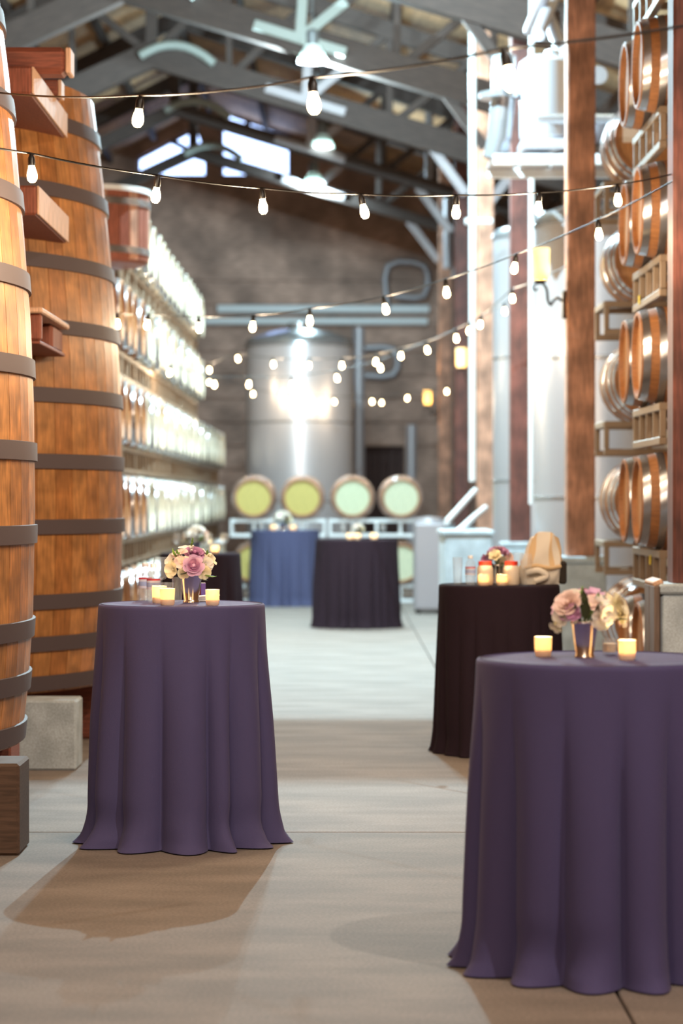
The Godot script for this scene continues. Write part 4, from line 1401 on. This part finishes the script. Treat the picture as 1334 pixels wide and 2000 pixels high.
func bag(at: Vector3) -> void:
	var b := thing("canvas_bag", at, "slumped cream and tan striped canvas bag on the black clothed table", "bag")
	# a soft sack: rings of a squashed outline that lean to the right towards the top
	var stripes := [begin(), begin()]
	var n := 32
	var rings := []
	for j in 13:
		var v := j / 12.0
		var w := lerpf(0.135, 0.085, v * v) * (0.94 + 0.10 * sin(PI * pow(v, 0.6)))
		var ring := []
		for i in n:
			var a := TAU * i / n
			var sx := signf(cos(a)) * pow(absf(cos(a)), 0.7)
			var sz := signf(sin(a)) * pow(absf(sin(a)), 0.7)
			ring.append(Vector3(sx * w + 0.03 * v + 0.008 * sin(5.0 * a + 7.0 * v), 0.30 * v - 0.02 * v * v * cos(2.0 * a) + (0.0 if j else 0.0), sz * w * 0.62 - 0.02 * v + 0.008 * cos(4.0 * a + 9.0 * v)))
		rings.append(ring)
	for j in 12:
		for i in n:
			var k := (i + 1) % n
			var st: SurfaceTool = stripes[1] if (i % 8) in [2, 3, 6] and j > 3 else stripes[0]
			quad(st, rings[j][i], rings[j + 1][i], rings[j + 1][k], rings[j][k], 1)
	var c := Vector3(0.03, 0.295, -0.02)
	for i in n:
		tri(stripes[0], rings[12][i], c, rings[12][(i + 1) % n], 2)
	part("bag_body", done(stripes[0]), M.canvas, b)
	part("tan_stripes", done(stripes[1]), M.canvas_stripe, b)
	part("cuff", tube(smooth_path([Vector3(-0.10, 0.10, 0.085), Vector3(-0.03, 0.115, 0.10), Vector3(0.05, 0.10, 0.10), Vector3(0.12, 0.11, 0.07)], 4), 0.012, 8), M.canvas_stripe, b)
	part("flap", tube(smooth_path([Vector3(-0.09, 0.07, 0.10), Vector3(-0.02, 0.085, 0.12), Vector3(0.03, 0.05, 0.125), Vector3(-0.04, 0.02, 0.12)], 5), 0.02, 8), M.canvas, b)
	part("side_pocket", rbox(Vector3(0.05, 0.14, 0.08), 0.015), M.bag_dark, b, Vector3(0.135, 0.07, 0.02))


func lamps() -> void:
	var spec := [
		[Vector3(-0.1, 7.6, -22.2), 110.0, "fifth"], [Vector3(-0.35, 7.6, -27.5), 44.0, "fourth"],
		[Vector3(-0.39, 7.44, -32.6), 55.0, "third"], [Vector3(-0.336, 7.79, -42.9), 55.0, "second"], [Vector3(-0.55, 7.80, -48.0), 14.0, "first"]]  # lamp nearest the far end is added to brighten the far wall
	var ad := thing("shade_plate", Vector3(-0.5, 6.6, -21.40), "added flat plate above the view that shades a strip of the floor", "duct")
	bar("duct", Vector3(-4.2, 0, 0), Vector3(2.4, 0, 0), 0.40, 0.06, M.lamp_housing, ad, 0.02)  # added out of view only to cast the shade strip on the floor
	for x in [-3.6, -1.2, 1.6]:
		part("hanger", tube([Vector3(x, 0.02, 0), Vector3(x, roof_h(x - 0.5) - 6.6, 0)], 0.012, 6), M.lamp_housing, ad)
	for s in spec:
		high_bay(s[0], "lit high bay lamp hanging from the roof, %s from the far end" % s[2], s[1], roof_h(s[0].x) - s[0].y)
	high_bay(Vector3(3.0, 6.4, -5.4), "added warm fill lamp over the near end of the hall, nearer the posts", 17.0, roof_h(3.0) - 6.4, Color(1.0, 0.95, 0.90))  # unseen fill light, added to light the cloths from the side
	high_bay(Vector3(-1.5, 6.6, 2.5), "added warm fill lamp over the near end of the hall, behind the camera", 17.0, roof_h(-1.5) - 6.6, Color(1.0, 0.95, 0.90))  # unseen fill light, added to brighten the near floor and cloth fronts


func strings() -> void:
	# across the front, nearest and largest bulbs
	var c1 := 7.9
	string_light("nearest string of large glowing bulbs across the top of the view", P(-160, 178, 8.3), pxs([[-70, 206], [275, 228], [609, 200], [983, 152]], c1, -2.0), P(1400, 40, 7.4), 0.7)
	string_light("string of sharp bulbs sagging from the nearer vat to the right edge post", P(-120, 268, 10.2), pxs([[61, 338], [309, 379], [511, 402], [704, 412], [891, 412], [1053, 406], [1205, 389]], 11.9, 1.15), P(1322, 338, 14.2), 0.85)
	string_light("string of bulbs running from the right edge post back towards the left racks", P(1320, 350, 14.1), pxs([[1168, 456], [1008, 522], [870, 570], [748, 603], [605, 625], [495, 637], [388, 639], [290, 633], [228, 632]], 17.03, -1.503), P(170, 600, 20.6), 0.5)
	string_light("string of bulbs from the sconce post down to the left racks", P(1105, 520, 20.7), pxs([[1000, 582], [940, 633], [890, 660], [831, 683], [783, 694], [735, 706], [667, 713], [605, 713], [533, 711], [462, 700], [409, 722]], 27.5, -3.4), P(398, 705, 33.6), 0.30)
	string_light("string of bulbs below another, from the steel tanks to the left racks", P(1030, 560, 27.5), pxs([[985, 607], [918, 645], [742, 718], [655, 738], [570, 750], [487, 750], [418, 750], [333, 727]], 27.0, 0.0), P(300, 700, 25.5), 0.30)
	string_light("lowest far string of small glowing bulbs across the steel tank", P(888, 745, 41.4), pxs([[872, 764], [797, 777], [726, 784], [651, 784], [560, 780], [495, 769], [408, 746]], 40.0, 0.0), P(370, 715, 40.0), 0.30)
	string_light("farthest string of tiny glowing bulbs in front of the big tank", P(857, 762, 48.3), pxs([[745, 786], [643, 785], [576, 780], [490, 762]], 47.0, 0.0), P(420, 735, 47.0), 0.30)
	# unseen strings added behind the camera to fill the near end
	string_light("added string of fill bulbs over the near end of the hall, behind the camera", Vector3(-2.9, 3.6, -3.0), [Vector3(-2.0, 3.3, -2.6), Vector3(-1.0, 3.15, -2.2), Vector3(0.0, 3.1, -1.8), Vector3(1.0, 3.2, -1.4)], Vector3(2.0, 3.6, -1.0), 1.2)
	string_light("second added string of fill bulbs over the near end of the hall", Vector3(-2.9, 3.6, 3.0), [Vector3(-2.0, 3.3, 3.0), Vector3(-1.0, 3.15, 3.0), Vector3(0.0, 3.1, 3.0), Vector3(1.0, 3.2, 3.0)], Vector3(2.0, 3.6, 3.0), 1.2)
